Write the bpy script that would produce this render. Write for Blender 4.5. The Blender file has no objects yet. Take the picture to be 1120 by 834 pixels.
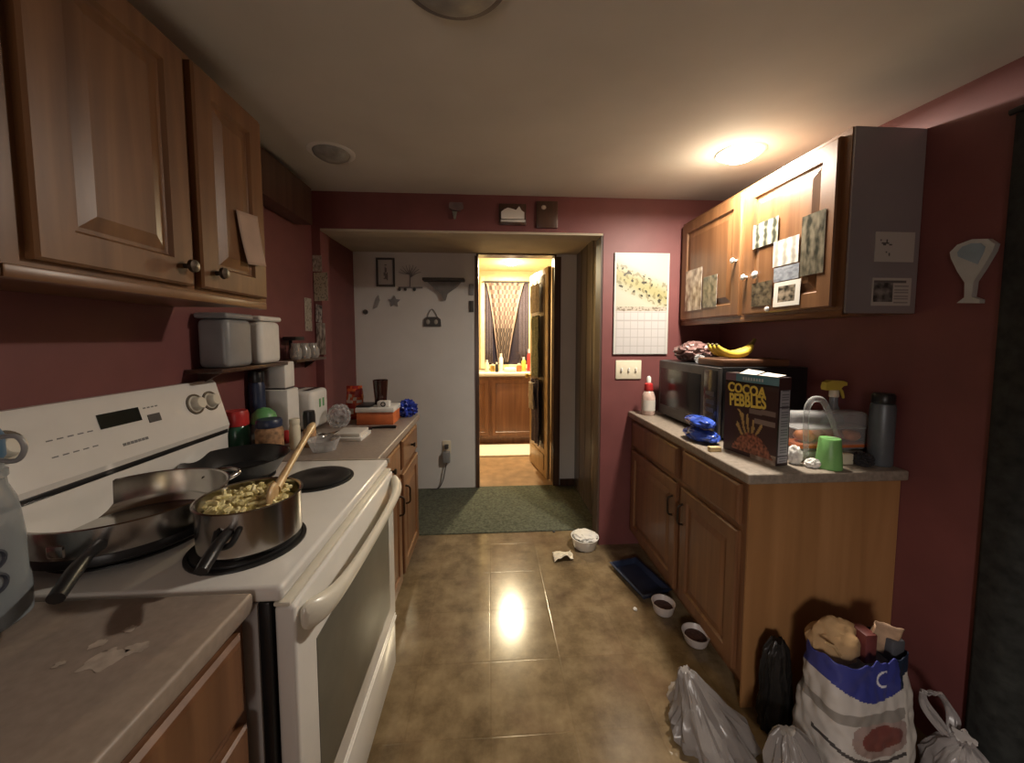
import bpy, bmesh, math, random
from mathutils import Vector, Matrix, noise, Euler
R = math.radians
PI = math.pi
scene = bpy.context.scene
COL = scene.collection
random.seed(7)

def lin(c):
    c /= 255.0
    return c / 12.92 if c <= 0.04045 else ((c + 0.055) / 1.055) ** 2.4
def S(r, g, b): return (lin(r), lin(g), lin(b))

# ---------------------------------------------------------------- materials
def newmat(name):
    m = bpy.data.materials.new(name); m.use_nodes = True
    nt = m.node_tree
    return m, nt, nt.nodes['Principled BSDF']

def mat(name, col, rough=.5, metal=0, var=.12, scale=18, bump=0, coat=0, trans=0, alpha=1, spec=.5, subs=0):
    m, nt, p = newmat(name)
    N, L = nt.nodes, nt.links
    tc = N.new('ShaderNodeTexCoord'); nz = N.new('ShaderNodeTexNoise')
    nz.inputs['Scale'].default_value = scale; nz.inputs['Detail'].default_value = 5
    L.new(tc.outputs['Object'], nz.inputs['Vector'])
    rp = N.new('ShaderNodeValToRGB')
    rp.color_ramp.elements[0].position = .3; rp.color_ramp.elements[1].position = .7
    rp.color_ramp.elements[0].color = (*[c * (1 - var) for c in col], 1)
    rp.color_ramp.elements[1].color = (*[min(1, c * (1 + var)) for c in col], 1)
    L.new(nz.outputs['Fac'], rp.inputs['Fac']); L.new(rp.outputs['Color'], p.inputs['Base Color'])
    p.inputs['Roughness'].default_value = rough; p.inputs['Metallic'].default_value = metal
    p.inputs['Coat Weight'].default_value = coat; p.inputs['Transmission Weight'].default_value = trans
    p.inputs['Alpha'].default_value = alpha; p.inputs['Specular IOR Level'].default_value = spec
    if subs:
        p.inputs['Subsurface Weight'].default_value = subs
        p.inputs['Subsurface Radius'].default_value = (.02, .02, .02)
    if bump:
        b = N.new('ShaderNodeBump'); b.inputs['Strength'].default_value = bump; b.inputs['Distance'].default_value = .004
        L.new(nz.outputs['Fac'], b.inputs['Height']); L.new(b.outputs['Normal'], p.inputs['Normal'])
    return m

def wood(name, c0, c1, c2, axis='z', rough=.38, scale=1.0, coat=.15):
    m, nt, p = newmat(name)
    N, L = nt.nodes, nt.links
    tc = N.new('ShaderNodeTexCoord'); mp = N.new('ShaderNodeMapping')
    sc = {'z': (22, 22, 1.3), 'y': (22, 1.3, 22), 'x': (1.3, 22, 22)}[axis]
    mp.inputs['Scale'].default_value = [s * scale for s in sc]
    L.new(tc.outputs['Object'], mp.inputs['Vector'])
    a = N.new('ShaderNodeTexNoise'); a.inputs['Scale'].default_value = 1; a.inputs['Detail'].default_value = 6; a.inputs['Distortion'].default_value = .6
    L.new(mp.outputs['Vector'], a.inputs['Vector'])
    rp = N.new('ShaderNodeValToRGB'); e = rp.color_ramp.elements
    e[0].position = .3; e[0].color = (*c0, 1); e[1].position = .72; e[1].color = (*c2, 1)
    mid = e.new(.52); mid.color = (*c1, 1)
    L.new(a.outputs['Fac'], rp.inputs['Fac']); L.new(rp.outputs['Color'], p.inputs['Base Color'])
    b = N.new('ShaderNodeBump'); b.inputs['Strength'].default_value = .12; b.inputs['Distance'].default_value = .002
    L.new(a.outputs['Fac'], b.inputs['Height']); L.new(b.outputs['Normal'], p.inputs['Normal'])
    p.inputs['Roughness'].default_value = rough; p.inputs['Coat Weight'].default_value = coat
    p.inputs['Coat Roughness'].default_value = .25
    return m

def printmat(name, rough=.5, coat=0):
    m, nt, p = newmat(name)
    a = nt.nodes.new('ShaderNodeVertexColor'); a.layer_name = 'Col'
    nt.links.new(a.outputs['Color'], p.inputs['Base Color'])
    p.inputs['Roughness'].default_value = rough; p.inputs['Coat Weight'].default_value = coat
    return m

def glow(name, col, strength):
    m, nt, p = newmat(name)
    p.inputs['Base Color'].default_value = (*col, 1)
    p.inputs['Emission Color'].default_value = (*col, 1); p.inputs['Emission Strength'].default_value = strength
    return m

def clear(name, col, opacity=.35, rough=.15, white=None):
    m, nt, p = newmat(name)
    N, L = nt.nodes, nt.links
    p.inputs['Base Color'].default_value = (*col, 1); p.inputs['Roughness'].default_value = rough
    t = N.new('ShaderNodeBsdfTransparent'); t.inputs['Color'].default_value = (.92, .92, .92, 1)
    mx = N.new('ShaderNodeMixShader')
    lw = N.new('ShaderNodeLayerWeight'); lw.inputs['Blend'].default_value = .35
    mr = N.new('ShaderNodeMapRange'); mr.inputs['To Min'].default_value = opacity; mr.inputs['To Max'].default_value = min(1, opacity + .45)
    L.new(lw.outputs['Facing'], mr.inputs['Value']); L.new(mr.outputs['Result'], mx.inputs['Fac'])
    L.new(t.outputs['BSDF'], mx.inputs[1]); L.new(p.outputs['BSDF'], mx.inputs[2])
    L.new(mx.outputs['Shader'], N['Material Output'].inputs['Surface'])
    return m

def floor_mat():
    m, nt, p = newmat('vinyl_floor'); N, L = nt.nodes, nt.links
    tc = N.new('ShaderNodeTexCoord')
    br = N.new('ShaderNodeTexBrick'); br.offset = 0; br.inputs['Scale'].default_value = 1
    br.inputs['Brick Width'].default_value = .3; br.inputs['Row Height'].default_value = .3
    br.inputs['Mortar Size'].default_value = .004; br.inputs['Mortar Smooth'].default_value = .4
    br.inputs['Color1'].default_value = (.95, .95, .95, 1); br.inputs['Color2'].default_value = (1.04, 1.04, 1.04, 1); br.inputs['Mortar'].default_value = (.93, .92, .90, 1)
    L.new(tc.outputs['Object'], br.inputs['Vector'])
    n1 = N.new('ShaderNodeTexNoise'); n1.inputs['Scale'].default_value = 7; n1.inputs['Detail'].default_value = 8; n1.inputs['Roughness'].default_value = .65
    n2 = N.new('ShaderNodeTexNoise'); n2.inputs['Scale'].default_value = 2.3; n2.inputs['Detail'].default_value = 4
    L.new(tc.outputs['Object'], n1.inputs['Vector']); L.new(tc.outputs['Object'], n2.inputs['Vector'])
    rp = N.new('ShaderNodeValToRGB'); e = rp.color_ramp.elements
    e[0].position = .32; e[0].color = (.105, .072, .038, 1); e[1].position = .7; e[1].color = (.27, .20, .115, 1)
    k = e.new(.5); k.color = (.185, .133, .074, 1)
    L.new(n1.outputs['Fac'], rp.inputs['Fac'])
    m1 = N.new('ShaderNodeMixRGB'); m1.blend_type = 'MULTIPLY'; m1.inputs['Fac'].default_value = 1
    L.new(rp.outputs['Color'], m1.inputs[1]); L.new(br.outputs['Color'], m1.inputs[2])
    m2 = N.new('ShaderNodeMixRGB'); m2.blend_type = 'MIX'; m2.inputs[2].default_value = (.12, .06, .035, 1)
    r2 = N.new('ShaderNodeMapRange'); r2.inputs['From Min'].default_value = .52; r2.inputs['From Max'].default_value = .75; r2.inputs['To Max'].default_value = .55
    L.new(n2.outputs['Fac'], r2.inputs['Value']); L.new(r2.outputs['Result'], m2.inputs['Fac'])
    L.new(m1.outputs['Color'], m2.inputs[1]); L.new(m2.outputs['Color'], p.inputs['Base Color'])
    rr = N.new('ShaderNodeMapRange'); rr.inputs['To Min'].default_value = .09; rr.inputs['To Max'].default_value = .26
    L.new(n2.outputs['Fac'], rr.inputs['Value']); L.new(rr.outputs['Result'], p.inputs['Roughness'])
    b = N.new('ShaderNodeBump'); b.inputs['Strength'].default_value = .12; b.inputs['Distance'].default_value = .002
    L.new(br.outputs['Fac'], b.inputs['Height']); b.invert = True; L.new(b.outputs['Normal'], p.inputs['Normal'])
    return m

OAK = wood('honey_oak', (.118, .051, .020), (.168, .076, .030), (.218, .106, .044))
OAKH = wood('honey_oak_rail', (.118, .051, .020), (.168, .076, .030), (.218, .106, .044), axis='y')
OAKB = wood('oak_base', (.130, .054, .023), (.18, .080, .036), (.235, .110, .050))
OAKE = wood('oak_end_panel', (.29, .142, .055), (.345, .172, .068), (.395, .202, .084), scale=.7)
PANELW = wood('passage_panel_wood', (.085, .065, .053), (.125, .098, .082), (.165, .135, .115), rough=.3)
BROWNW = wood('dark_wood', (.045, .022, .014), (.075, .038, .024), (.11, .058, .036), rough=.3)
VANW = wood('vanity_wood', (.13, .055, .026), (.18, .078, .038), (.23, .105, .052))
LIGHTW = wood('door_wood', (.34, .21, .09), (.45, .29, .13), (.54, .36, .17))
SPOONW = wood('spoon_wood', (.42, .26, .12), (.55, .37, .18), (.63, .45, .25), axis='x')
REDW = mat('red_wall_paint', (.172, .055, .053), .55, var=.1, scale=6, bump=.06)
WHITEW = mat('white_wall_paint', (.70, .68, .65), .6, var=.05, scale=3, bump=.05)
CEIL = mat('ceiling_paint', (.62, .60, .55), .8, var=.06, scale=3, bump=.15)
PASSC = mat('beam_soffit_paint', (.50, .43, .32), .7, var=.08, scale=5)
BATHW = mat('bath_wall_paint', (.72, .58, .36), .6, var=.04)
CARPET = mat('green_carpet', (.088, .094, .064), .95, var=.45, scale=60, bump=.8)
FLOOR = floor_mat()
BATHF = mat('bath_floor_vinyl', (.33, .21, .12), .4, var=.25, scale=9)
ENAMEL = mat('white_enamel', (.74, .72, .68), .22, var=.02, coat=.3)
ENAMEL2 = mat('cream_enamel', (.68, .64, .54), .3, var=.04, coat=.2)
GREYEN = mat('grey_steel_side', (.52, .50, .49), .4, var=.05)
BLACK = mat('black_plastic', (.012, .012, .013), .35, var=.1)
BLACKG = mat('black_glass', (.016, .015, .015), .22, var=.05, coat=.1)
OVENG = mat('oven_window_glass', (.13, .122, .095), .38, var=.08, coat=0)
STEEL = mat('brushed_steel', (.55, .53, .50), .2, 1, var=.08, scale=30)
DSTEEL = mat('dull_steel', (.30, .30, .31), .35, 1, var=.1)
LAM = mat('taupe_laminate', (.275, .220, .182), .42, var=.10, scale=70)
LAMR = mat('taupe_laminate_old', (.27, .225, .18), .4, var=.2, scale=70)
LAME = mat('laminate_edge', (.42, .36, .29), .4, var=.1)
SHEENG = mat('grey_sheen_side', (.30, .275, .285), .3, var=.06, scale=4, coat=.2)  # grey sheen of the cabinet side is put into the base colour
KNOB = mat('dark_bronze', (.05, .035, .025), .35, .7, var=.2)
WPLAS = mat('white_plastic', (.75, .73, .68), .4, var=.04)
CPLAS = mat('cream_plastic', (.72, .66, .50), .4, var=.05)
GPLAS = mat('frosted_plastic', (.26, .26, .26), .35, var=.06)
PAPER = mat('paper', (.62, .58, .52), .8, var=.06)
BPAPER = mat('brown_paper', (.40, .25, .12), .8, var=.2, scale=12, bump=.4)
CERAM = mat('white_ceramic', (.78, .76, .72), .2, var=.03, coat=.4)
PINKCER = mat('pale_ceramic', (.62, .55, .52), .3, var=.05)
KIBBLE = mat('dark_kibble', (.07, .03, .025), .7, var=.5, scale=80, bump=1)
BLUEP = mat('blue_plastic_film', (.02, .045, .33), .25, var=.5, scale=25, coat=.4)
NAVYP = mat('navy_plastic', (.018, .028, .065), .4, var=.25)
GREENP = mat('green_cup_plastic', (.22, .50, .16), .4, var=.04)
GREENL = mat('green_lid', (.12, .33, .12), .4, var=.1)
GREENG = mat('green_jar', (.03, .10, .06), .2, var=.2)
REDP = mat('red_plastic', (.45, .03, .03), .35, var=.1)
ORANGE = mat('orange_print', (.62, .16, .05), .5, var=.15)
ORANGEF = mat('orange_food', (.62, .22, .07), .5, var=.4, scale=30, bump=.5)
TANF = mat('peach_food', (.50, .26, .18), .5, var=.3, scale=24, bump=.4)
YELLOW = mat('yellow_plastic', (.62, .48, .08), .4, var=.05)
BANANA = mat('banana_skin', (.66, .50, .06), .5, var=.2, scale=14)
BANTIP = mat('banana_tip', (.10, .07, .02), .7)
PASTA = mat('macaroni_sauce', (.84, .70, .36), .4, var=.3, scale=40, bump=.6)
CURT = mat('charcoal_cloth', (.022, .024, .022), .95, var=.5, scale=30, bump=.6)
THERM = mat('slate_thermos', (.12, .135, .15), .4, .3, var=.08)
BROWNG = mat('brown_glass', (.035, .012, .010), .1, var=.2, coat=.5)
DGREY = mat('dark_grey_iron', (.07, .065, .062), .6, var=.2)
GREYW = mat('grey_wire', (.25, .24, .24), .5)
BLUEC = mat('blue_cap', (.06, .14, .24), .4, var=.1)
TEALG = mat('towel_green', (.24, .24, .15), .95, var=.3, scale=60, bump=.5)
CLOTHN = mat('cloth_navy', (.075, .058, .075), .95, var=.3, scale=60, bump=.4)
CLOTHP = mat('cloth_pale', (.50, .42, .33), .9, var=.2, scale=30, bump=.4)
TRASHB = mat('black_bag_film', (.012, .011, .011), .3, var=.3, bump=.3)
CLEARP = clear('clear_plastic', (.75, .75, .75), .16, .08)
BAGP = clear('grey_film', (.31, .28, .265), .58, .25)
BAGW = clear('white_film', (.36, .33, .325), .66, .28)
JUGP = clear('cloudy_jug', (.30, .33, .35), .5, .2)
GLASSJ = clear('jar_glass', (.45, .42, .38), .4, .06)
PRINT = printmat('printed_card', .45, .1)
PRINTG = printmat('printed_gloss', .25, .3)
PRINTC = printmat('printed_cloth', .9)
BRASS = mat('brass', (.55, .36, .10), .3, .9)
WAXG = mat('frosted_dome', (.30, .29, .26), .35, var=.3, scale=20)
LAMPG = glow('lamp_lens', (1, .86, .62), 14)
BLAMP = glow('bath_lamp_lens', (1, .84, .52), 16)
DISPL = mat('display_black', (.012, .016, .015), .15)
MATW = mat('bath_mat_white', (.80, .74, .64), .95, var=.08, scale=60, bump=.5)
WINDG = mat('night_window_glass', (.03, .025, .04), .12, coat=.4)
SCRAP = mat('dirty_paper', (.68, .62, .50), .8, var=.2, scale=30, bump=.3)
TISSUE = mat('tissue', (.74, .72, .68), .9, var=.06, bump=.3)
SPECK = mat('spice_mix', (.36, .20, .10), .7, var=.6, scale=40)
YELLOWT = mat('yellow_lettering', (.86, .68, .12), .5, var=.05)
INK = mat('dark_ink', (.03, .035, .05), .6)
GREYINK = mat('grey_ink', (.16, .16, .16), .6)

# ---------------------------------------------------------------- mesh building
class MB:
    def __init__(s): s.bm = bmesh.new(); s.lay = None
    def box(s, x0, x1, y0, y1, z0, z1, bev=0, seg=2):
        r = bmesh.ops.create_cube(s.bm, size=1)
        vs = r['verts']
        bmesh.ops.scale(s.bm, vec=(x1 - x0, y1 - y0, z1 - z0), verts=vs)
        bmesh.ops.translate(s.bm, vec=((x0 + x1) / 2, (y0 + y1) / 2, (z0 + z1) / 2), verts=vs)
        if bev:
            es = list({e for v in vs for e in v.link_edges})
            bmesh.ops.bevel(s.bm, geom=es, offset=bev, segments=seg, affect='EDGES', profile=.5)
        return s
    def loft(s, rings, closed=True, cap0=True, cap1=True):
        prev = None; first = None
        for ring in rings:
            vs = [s.bm.verts.new(p) for p in ring]
            if prev:
                n = len(vs)
                for i in range(n if closed else n - 1):
                    j = (i + 1) % n
                    s.bm.faces.new((prev[i], prev[j], vs[j], vs[i]))
            else: first = vs
            prev = vs
        if cap0: s.bm.faces.new(first[::-1])
        if cap1: s.bm.faces.new(prev)
        return s
    def lathe(s, prof, c=(0, 0, 0), n=40, cap0=True, cap1=True, M=None):
        rings = []
        for r, z in prof:
            r = max(r, .0004)
            ring = [Vector((r * math.cos(2 * PI * i / n), r * math.sin(2 * PI * i / n), z)) for i in range(n)]
            if M: ring = [M @ p for p in ring]
            rings.append([p + Vector(c) for p in ring])
        return s.loft(rings, True, cap0, cap1)
    def cyl(s, p0, p1, r0, r1=None, n=20):
        p0, p1 = Vector(p0), Vector(p1); r1 = r0 if r1 is None else r1
        q = (p1 - p0).to_track_quat('Z', 'Y')
        f = lambda r, c: [c + q @ Vector((r * math.cos(2 * PI * i / n), r * math.sin(2 * PI * i / n), 0)) for i in range(n)]
        return s.loft([f(r0, p0), f(r1, p1)])
    def tube(s, pts, r, n=10, smooth=6):
        P = [Vector(p) for p in pts]
        rs = r if isinstance(r, (list, tuple)) else [r] * len(P)
        if smooth and len(P) > 2:
            Q, q = [], []
            for i in range(len(P) - 1):
                a, b, c, d = P[max(i - 1, 0)], P[i], P[i + 1], P[min(i + 2, len(P) - 1)]
                for k in range(smooth):
                    t = k / smooth
                    Q.append(.5 * ((2 * b) + (c - a) * t + (2 * a - 5 * b + 4 * c - d) * t * t + (3 * b - a - 3 * c + d) * t ** 3))
                    q.append(rs[i] * (1 - t) + rs[i + 1] * t)
            Q.append(P[-1]); q.append(rs[-1]); P, rs = Q, q
        rings = []; up = Vector((0, 0, 1))
        for i, p in enumerate(P):
            t = (P[min(i + 1, len(P) - 1)] - P[max(i - 1, 0)]).normalized()
            if i == 0:
                u = t.orthogonal().normalized()
            else:
                u = (u - t * u.dot(t)).normalized()
            v = t.cross(u)
            rings.append([p + (u * math.cos(2 * PI * k / n) + v * math.sin(2 * PI * k / n)) * rs[i] for k in range(n)])
        return s.loft(rings)
    def grid(s, fn, nu, nv, flip=False):
        V = [[s.bm.verts.new(fn(i / nu, j / nv)) for j in range(nv + 1)] for i in range(nu + 1)]
        for i in range(nu):
            for j in range(nv):
                f = (V[i][j], V[i + 1][j], V[i + 1][j + 1], V[i][j + 1])
                s.bm.faces.new(f[::-1] if flip else f)
        return s
    def blob(s, c, sc, amp=.15, freq=3, seed=0, sub=4, zmin=None, ridge=False, rot=None):
        r = bmesh.ops.create_icosphere(s.bm, subdivisions=sub, radius=1)
        o = Vector((seed * 7.31, seed * 3.7, seed * 1.9)); c = Vector(c)
        for v in r['verts']:
            d = v.co.normalized()
            n = noise.fractal(d * freq + o, .9, 2.1, 4)
            if ridge: n = (abs(noise.noise(d * freq + o)) * -2 + .5) + .5 * (abs(noise.noise(d * freq * 2.3 + o)) * -2 + .5)
            p = d * (1 + amp * n)
            p = Vector((p.x * sc[0], p.y * sc[1], p.z * sc[2]))
            if rot: p = rot @ p
            p += c
            if zmin is not None and p.z < zmin: p.z = zmin
            v.co = p
        return s
    def prism(s, pts, vec):
        vec = Vector(vec); A = [Vector(p) for p in pts]
        return s.loft([A, [p + vec for p in A]])
    def color(s, fn):
        """fn(face) -> linear rgb, only for faces not coloured so far"""
        if s.lay is None: s.lay = s.bm.loops.layers.float_color.new('Col')
        for f in s.bm.faces:
            if not f.tag:
                f.tag = True
                c = fn(f) if callable(fn) else fn
                for l in f.loops: l[s.lay] = (*c, 1)
        return s
    def pgrid(s, o, u, v, nu, nv, fn):
        """printed rectangle: origin o, edge vectors u, v; fn(s,t) -> colour"""
        if s.lay is None: s.lay = s.bm.loops.layers.float_color.new('Col')
        o, u, v = Vector(o), Vector(u), Vector(v)
        V = [[s.bm.verts.new(o + u * (i / nu) + v * (j / nv)) for j in range(nv + 1)] for i in range(nu + 1)]
        for i in range(nu):
            for j in range(nv):
                f = s.bm.faces.new((V[i][j], V[i + 1][j], V[i + 1][j + 1], V[i][j + 1])); f.tag = True
                c = fn((i + .5) / nu, (j + .5) / nv)
                for l in f.loops: l[s.lay] = (*c, 1)
        return s

def rootmat(o):
    m = Matrix.Identity(4)
    while o is not None:
        m = (Matrix.Translation(o.location) @ o.rotation_euler.to_matrix().to_4x4()) @ m
        o = o.parent
    return m

def obj(name, mb, m, parent=None, smooth=True, angle=40, world=True, solid=0, sub=0, recalc=True):
    """ONE mesh object; with world=True the mesh was built in room coordinates"""
    bm = mb.bm
    if parent is not None and world: bm.transform(rootmat(parent).inverted())
    if recalc: bmesh.ops.recalc_face_normals(bm, faces=bm.faces)
    me = bpy.data.meshes.new(name); bm.to_mesh(me); bm.free()
    for x in (m if isinstance(m, (list, tuple)) else [m]): me.materials.append(x)
    if smooth:
        me.polygons.foreach_set('use_smooth', [True] * len(me.polygons))
        me.set_sharp_from_angle(angle=R(angle))
    o = bpy.data.objects.new(name, me); COL.objects.link(o)
    if parent is not None: o.parent = parent
    if solid:
        md = o.modifiers.new('Solidify', 'SOLIDIFY'); md.thickness = solid; md.offset = 0
    if sub:
        md = o.modifiers.new('Subsurf', 'SUBSURF'); md.levels = sub; md.render_levels = sub
    return o

def tag(o, label, cat, group=None, kind=None):
    o['label'] = label; o['category'] = cat
    if group: o['group'] = group
    if kind: o['kind'] = kind
    return o
def thing(name, label, cat, loc=(0, 0, 0), rz=0, group=None):
    o = bpy.data.objects.new(name, None); COL.objects.link(o)
    o.location = loc; o.rotation_euler = (0, 0, rz); o.empty_display_size = .05
    return tag(o, label, cat, group)
def one(name, mb, m, label, cat, base, group=None, kind=None, **kw):
    """a thing that is one mesh, its origin at its base"""
    mb.bm.transform(Matrix.Translation(-Vector(base)))
    o = obj(name, mb, m, None, **kw); o.location = base
    return tag(o, label, cat, group, kind)
def struct(name, mb, m, parent=None, **kw):
    o = obj(name, mb, m, parent, **kw)
    if parent is None: o['kind'] = 'structure'
    return o

def text_mb(body, size, M, depth=.0012, bold=.0):
    cu = bpy.data.curves.new('lettering', 'FONT'); cu.body = body; cu.size = size; cu.extrude = depth; cu.offset = bold
    cu.align_x = 'CENTER'; cu.align_y = 'CENTER'; cu.resolution_u = 3
    t = bpy.data.objects.new('lettering', cu); COL.objects.link(t)
    dg = bpy.context.evaluated_depsgraph_get(); dg.update()
    me = bpy.data.meshes.new_from_object(t.evaluated_get(dg))
    bpy.data.objects.remove(t); bpy.data.curves.remove(cu)
    mb = MB(); mb.bm.from_mesh(me); bpy.data.meshes.remove(me)
    mb.bm.transform(M)
    return mb

def panel_rings(f, y0, y1, z0, z1, xf, th, rings):
    """closed slab facing f (+1 / -1 along x) with concentric steps; rings = [(inset, depth)]"""
    out = []
    for ins, d in [(0, th)] + rings:
        a, b, c, e = y0 + ins, y1 - ins, z0 + ins, z1 - ins
        x = xf - f * d
        out.append([(x, a, c), (x, b, c), (x, b, e), (x, a, e)])
    return out
def panel_door(parent, f, xf, y0, y1, z0, z1, m, th=.02, name='door', fw=.055):
    rings = [(0, .005), (.005, 0), (fw, 0), (fw + .006, .009), (fw + .014, .009), (fw + .042, .002), (fw + .05, .002)]
    if min(y1 - y0, z1 - z0) < .25: rings = [(0, .008), (.008, .002), (.016, 0)]
    return obj(name, MB().loft(panel_rings(f, y0, y1, z0, z1, xf, th, rings)), m, parent, angle=8)

# ---------------------------------------------------------------- camera
cam = bpy.data.cameras.new('camera'); cam.sensor_fit = 'HORIZONTAL'; cam.sensor_width = 36
cam.lens = 400 / 1120 * 36; cam.shift_y = -22 / 1120; cam.clip_start = .02
co = bpy.data.objects.new('camera', cam); COL.objects.link(co)
co.location = (0, 0, 1.4); co.rotation_euler = (R(90 - 3.712), 0, R(-3.576))
scene.camera = co

# ---------------------------------------------------------------- room shell
CZ = lambda y: 2.288 - .062 * (2.35 - y)        # the old ceiling sags towards the near end
XL, XR, YH, YW = -1.08, 1.533, 2.35, 3.344
YB = -1.9
struct('floor', MB().box(-1.25, 1.7, YB, 2.545, -.06, 0), FLOOR)
struct('floor_bathroom', MB().box(-.9, 1.15, 3.36, 5.3, -.06, 0), BATHF)
one('passage_carpet', MB().box(-1.19, .80, 2.545, 3.36, -.05, .008, .004), CARPET,
    'dark green carpet covering the passage floor between kitchen and bathroom door', 'carpet', (-.2, 2.95, -.05))
c = MB()
c.loft([[(-1.25, YB, CZ(YB)), (1.7, YB, CZ(YB)), (1.7, YB, 2.5), (-1.25, YB, 2.5)],
        [(-1.25, 2.36, CZ(2.36)), (1.7, 2.36, CZ(2.36)), (1.7, 2.36, 2.5), (-1.25, 2.36, 2.5)]])
struct('ceiling', c, CEIL)
struct('wall_left', MB().box(XL - .12, XL, YB, YH, 0, 2.4), REDW)
struct('wall_right', MB().box(XR, XR + .12, YB, YH + .12, 0, 2.4), REDW)
struct('wall_rear', MB().box(-1.25, 1.7, YB - .1, YB, 0, 2.4), REDW)
# header wall with the wide opening into the passage
w = MB()
prof = [(-1.2, 0), (-1.03, 0), (-1.03, 2.066), (.735, 2.066), (.735, 0), (1.653, 0), (1.653, 2.4), (-1.2, 2.4)]
w.prism([(x, YH, z) for x, z in prof], (0, .12, 0))
struct('wall_back', w, REDW)
struct('wall_passage_left', MB().box(-1.31, -1.19, YH + .12, YW + .12, 0, 2.3), REDW)
w = MB().box(.80, .86, YH + .12, YW, .008, 2.152)
for y in (2.62, 2.80, 2.98, 3.16): w.box(.796, .80, y, y + .012, .008, 2.152)
struct('wall_passage_right', w, PANELW)
w = MB()
prof = [(-1.31, 0), (-.112, 0), (-.112, 2.150), (.612, 2.150), (.612, 0), (.98, 0), (.98, 2.3), (-1.31, 2.3)]
w.prism([(x, YW, z) for x, z in prof], (0, .12, 0))
struct('wall_passage_far', w, WHITEW)
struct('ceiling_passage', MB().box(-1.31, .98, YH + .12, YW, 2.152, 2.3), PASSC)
# painted lining under the header beam
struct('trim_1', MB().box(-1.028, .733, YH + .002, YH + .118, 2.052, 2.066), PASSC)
# wood lining of the opening on the right, bathroom door casing
struct('trim_2', MB().box(.722, .735, YH + .004, YH + .116, .009, 2.05), wood('jamb_wood', (.045, .026, .018), (.07, .042, .03), (.10, .062, .044), rough=.55, coat=0))
t = MB()
t.box(-.112, -.094, YW - .012, YW + .125, .008, 2.150).box(.594, .612, YW - .012, YW + .125, .008, 2.150).box(-.094, .594, YW - .012, YW + .125, 2.140, 2.150)
t.box(.612, .655, YW - .012, YW - .001, .008, 2.13).box(-.125, -.112, YW - .012, YW - .001, .008, 2.13)
struct('trim_3', t, BROWNW)
struct('baseboard_passage', MB().box(.66, .798, YW - .012, YW - .001, .009, .07), BROWNW)
# bathroom shell
struct('wall_bath_far', MB().box(-.9, 1.15, 5.2, 5.3, 0, 2.45), BATHW)
struct('wall_bath_left', MB().box(-.9, -.8, 3.465, 5.2, 0, 2.45), BATHW)
struct('wall_bath_right', MB().box(1.05, 1.15, 3.465, 5.2, 0, 2.45), BATHW)
struct('ceiling_bath', MB().box(-.9, 1.15, 3.465, 5.2, 2.33, 2.45), BATHW)

# wood valance high on the left wall
v = MB().box(XL + .001, -.985, 1.42, 2.16, 2.03, CZ(1.42) - .004)
one('wood_valance', v, BROWNW, 'dark brown wooden valance box high on left wall under ceiling', 'valance', (XL, 1.8, 2.02))

# ---------------------------------------------------------------- left run: base cabinets
def base_unit(label, f, xf, xb, y0, y1, splits, m, toe=.06, group=None, handles=(), endp=None):
    t = thing('base_cabinet', label, 'cabinet', ((xf + xb) / 2, (y0 + y1) / 2, 0), 0, group)
    b = MB().box(min(xf, xb), max(xf, xb), y0, y1, .105, .875)
    xt = xf - f * toe
    b.box(min(xt, xb), max(xt, xb), y0, y1, 0, .105)
    obj('carcass', b, m, t)
    n = len(splits)
    for (a, c2, hy) in splits:
        d = panel_door(t, f, xf + f * .019, a, c2, .70, .855, m, .018, 'drawer')
        e = panel_door(t, f, xf + f * .019, a, c2, .125, .675, m, .018, 'door')
        if hy is not None:
            x = xf + f * .019
            obj('handle', MB().tube([(x, hy, .50), (x + f * .022, hy, .51), (x + f * .024, hy, .55), (x + f * .022, hy, .59), (x, hy, .60)], .005), KNOB, e)
            if f > 0: obj('knob', MB().lathe([(.006, 0), (.006, .012), (.014, .018), (.012, .026), (0, .028)], n=20, M=Matrix.Rotation(R(90 * f), 4, 'Y'), c=(x, (a + c2) / 2, .78)), KNOB, d)
    return t

XF = -.475
base_unit('oak base cabinet under the near left worktop with the white jug on it', 1, XF, XL + .002, -.3, .698, [(.21, .675, None), (-.27, .19, None)], OAKB)
base_unit('oak base cabinet beyond the white range with one door and drawer nearest', 1, XF, XL + .002, 1.47, 1.905, [(1.5, 1.88, 1.83)], OAKB)
base_unit('oak base cabinet at passage end of left worktop', 1, XF, XL + .002, 1.907, 2.345, [(1.93, 2.32, 1.97)], OAKB)

def worktop(label, x0, x1, y0, y1, m, edge=None):
    t = thing('worktop', label, 'worktop', ((x0 + x1) / 2, (y0 + y1) / 2, .877))
    obj('slab', MB().box(x0, x1, y0, y1, .877, .915, .007, 3), m, t)
    return t
wt = worktop('speckled taupe laminate worktop in the near left corner with a pale stain', XL + .002, -.452, -.3, .700, LAM)
st = MB()                                         # dried pale spill on the laminate
def spill(cx, cy, r, seed, n=40, z=.9154):
    vs = []
    for k in range(n):
        a = 2 * PI * k / n; d = Vector((math.cos(a), math.sin(a), seed))
        q = r * (.75 + .5 * noise.noise(d * 1.9) + .10 * noise.noise(d * 5))
        vs.append(st.bm.verts.new((cx + q * math.cos(a) * 1.15, cy + q * math.sin(a), z)))
    st.bm.faces.new(vs)
    bmesh.ops.triangulate(st.bm, faces=st.bm.faces[-1:] if False else [f for f in st.bm.faces if len(f.verts) > 4])
spill(-.585, .560, .030, 2, z=.9154); spill(-.552, .578, .016, 5, z=.9155); spill(-.622, .590, .012, 8, z=.9156); spill(-.600, .618, .010, 11, z=.9157); spill(-.640, .555, .008, 3, z=.9158)
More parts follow.
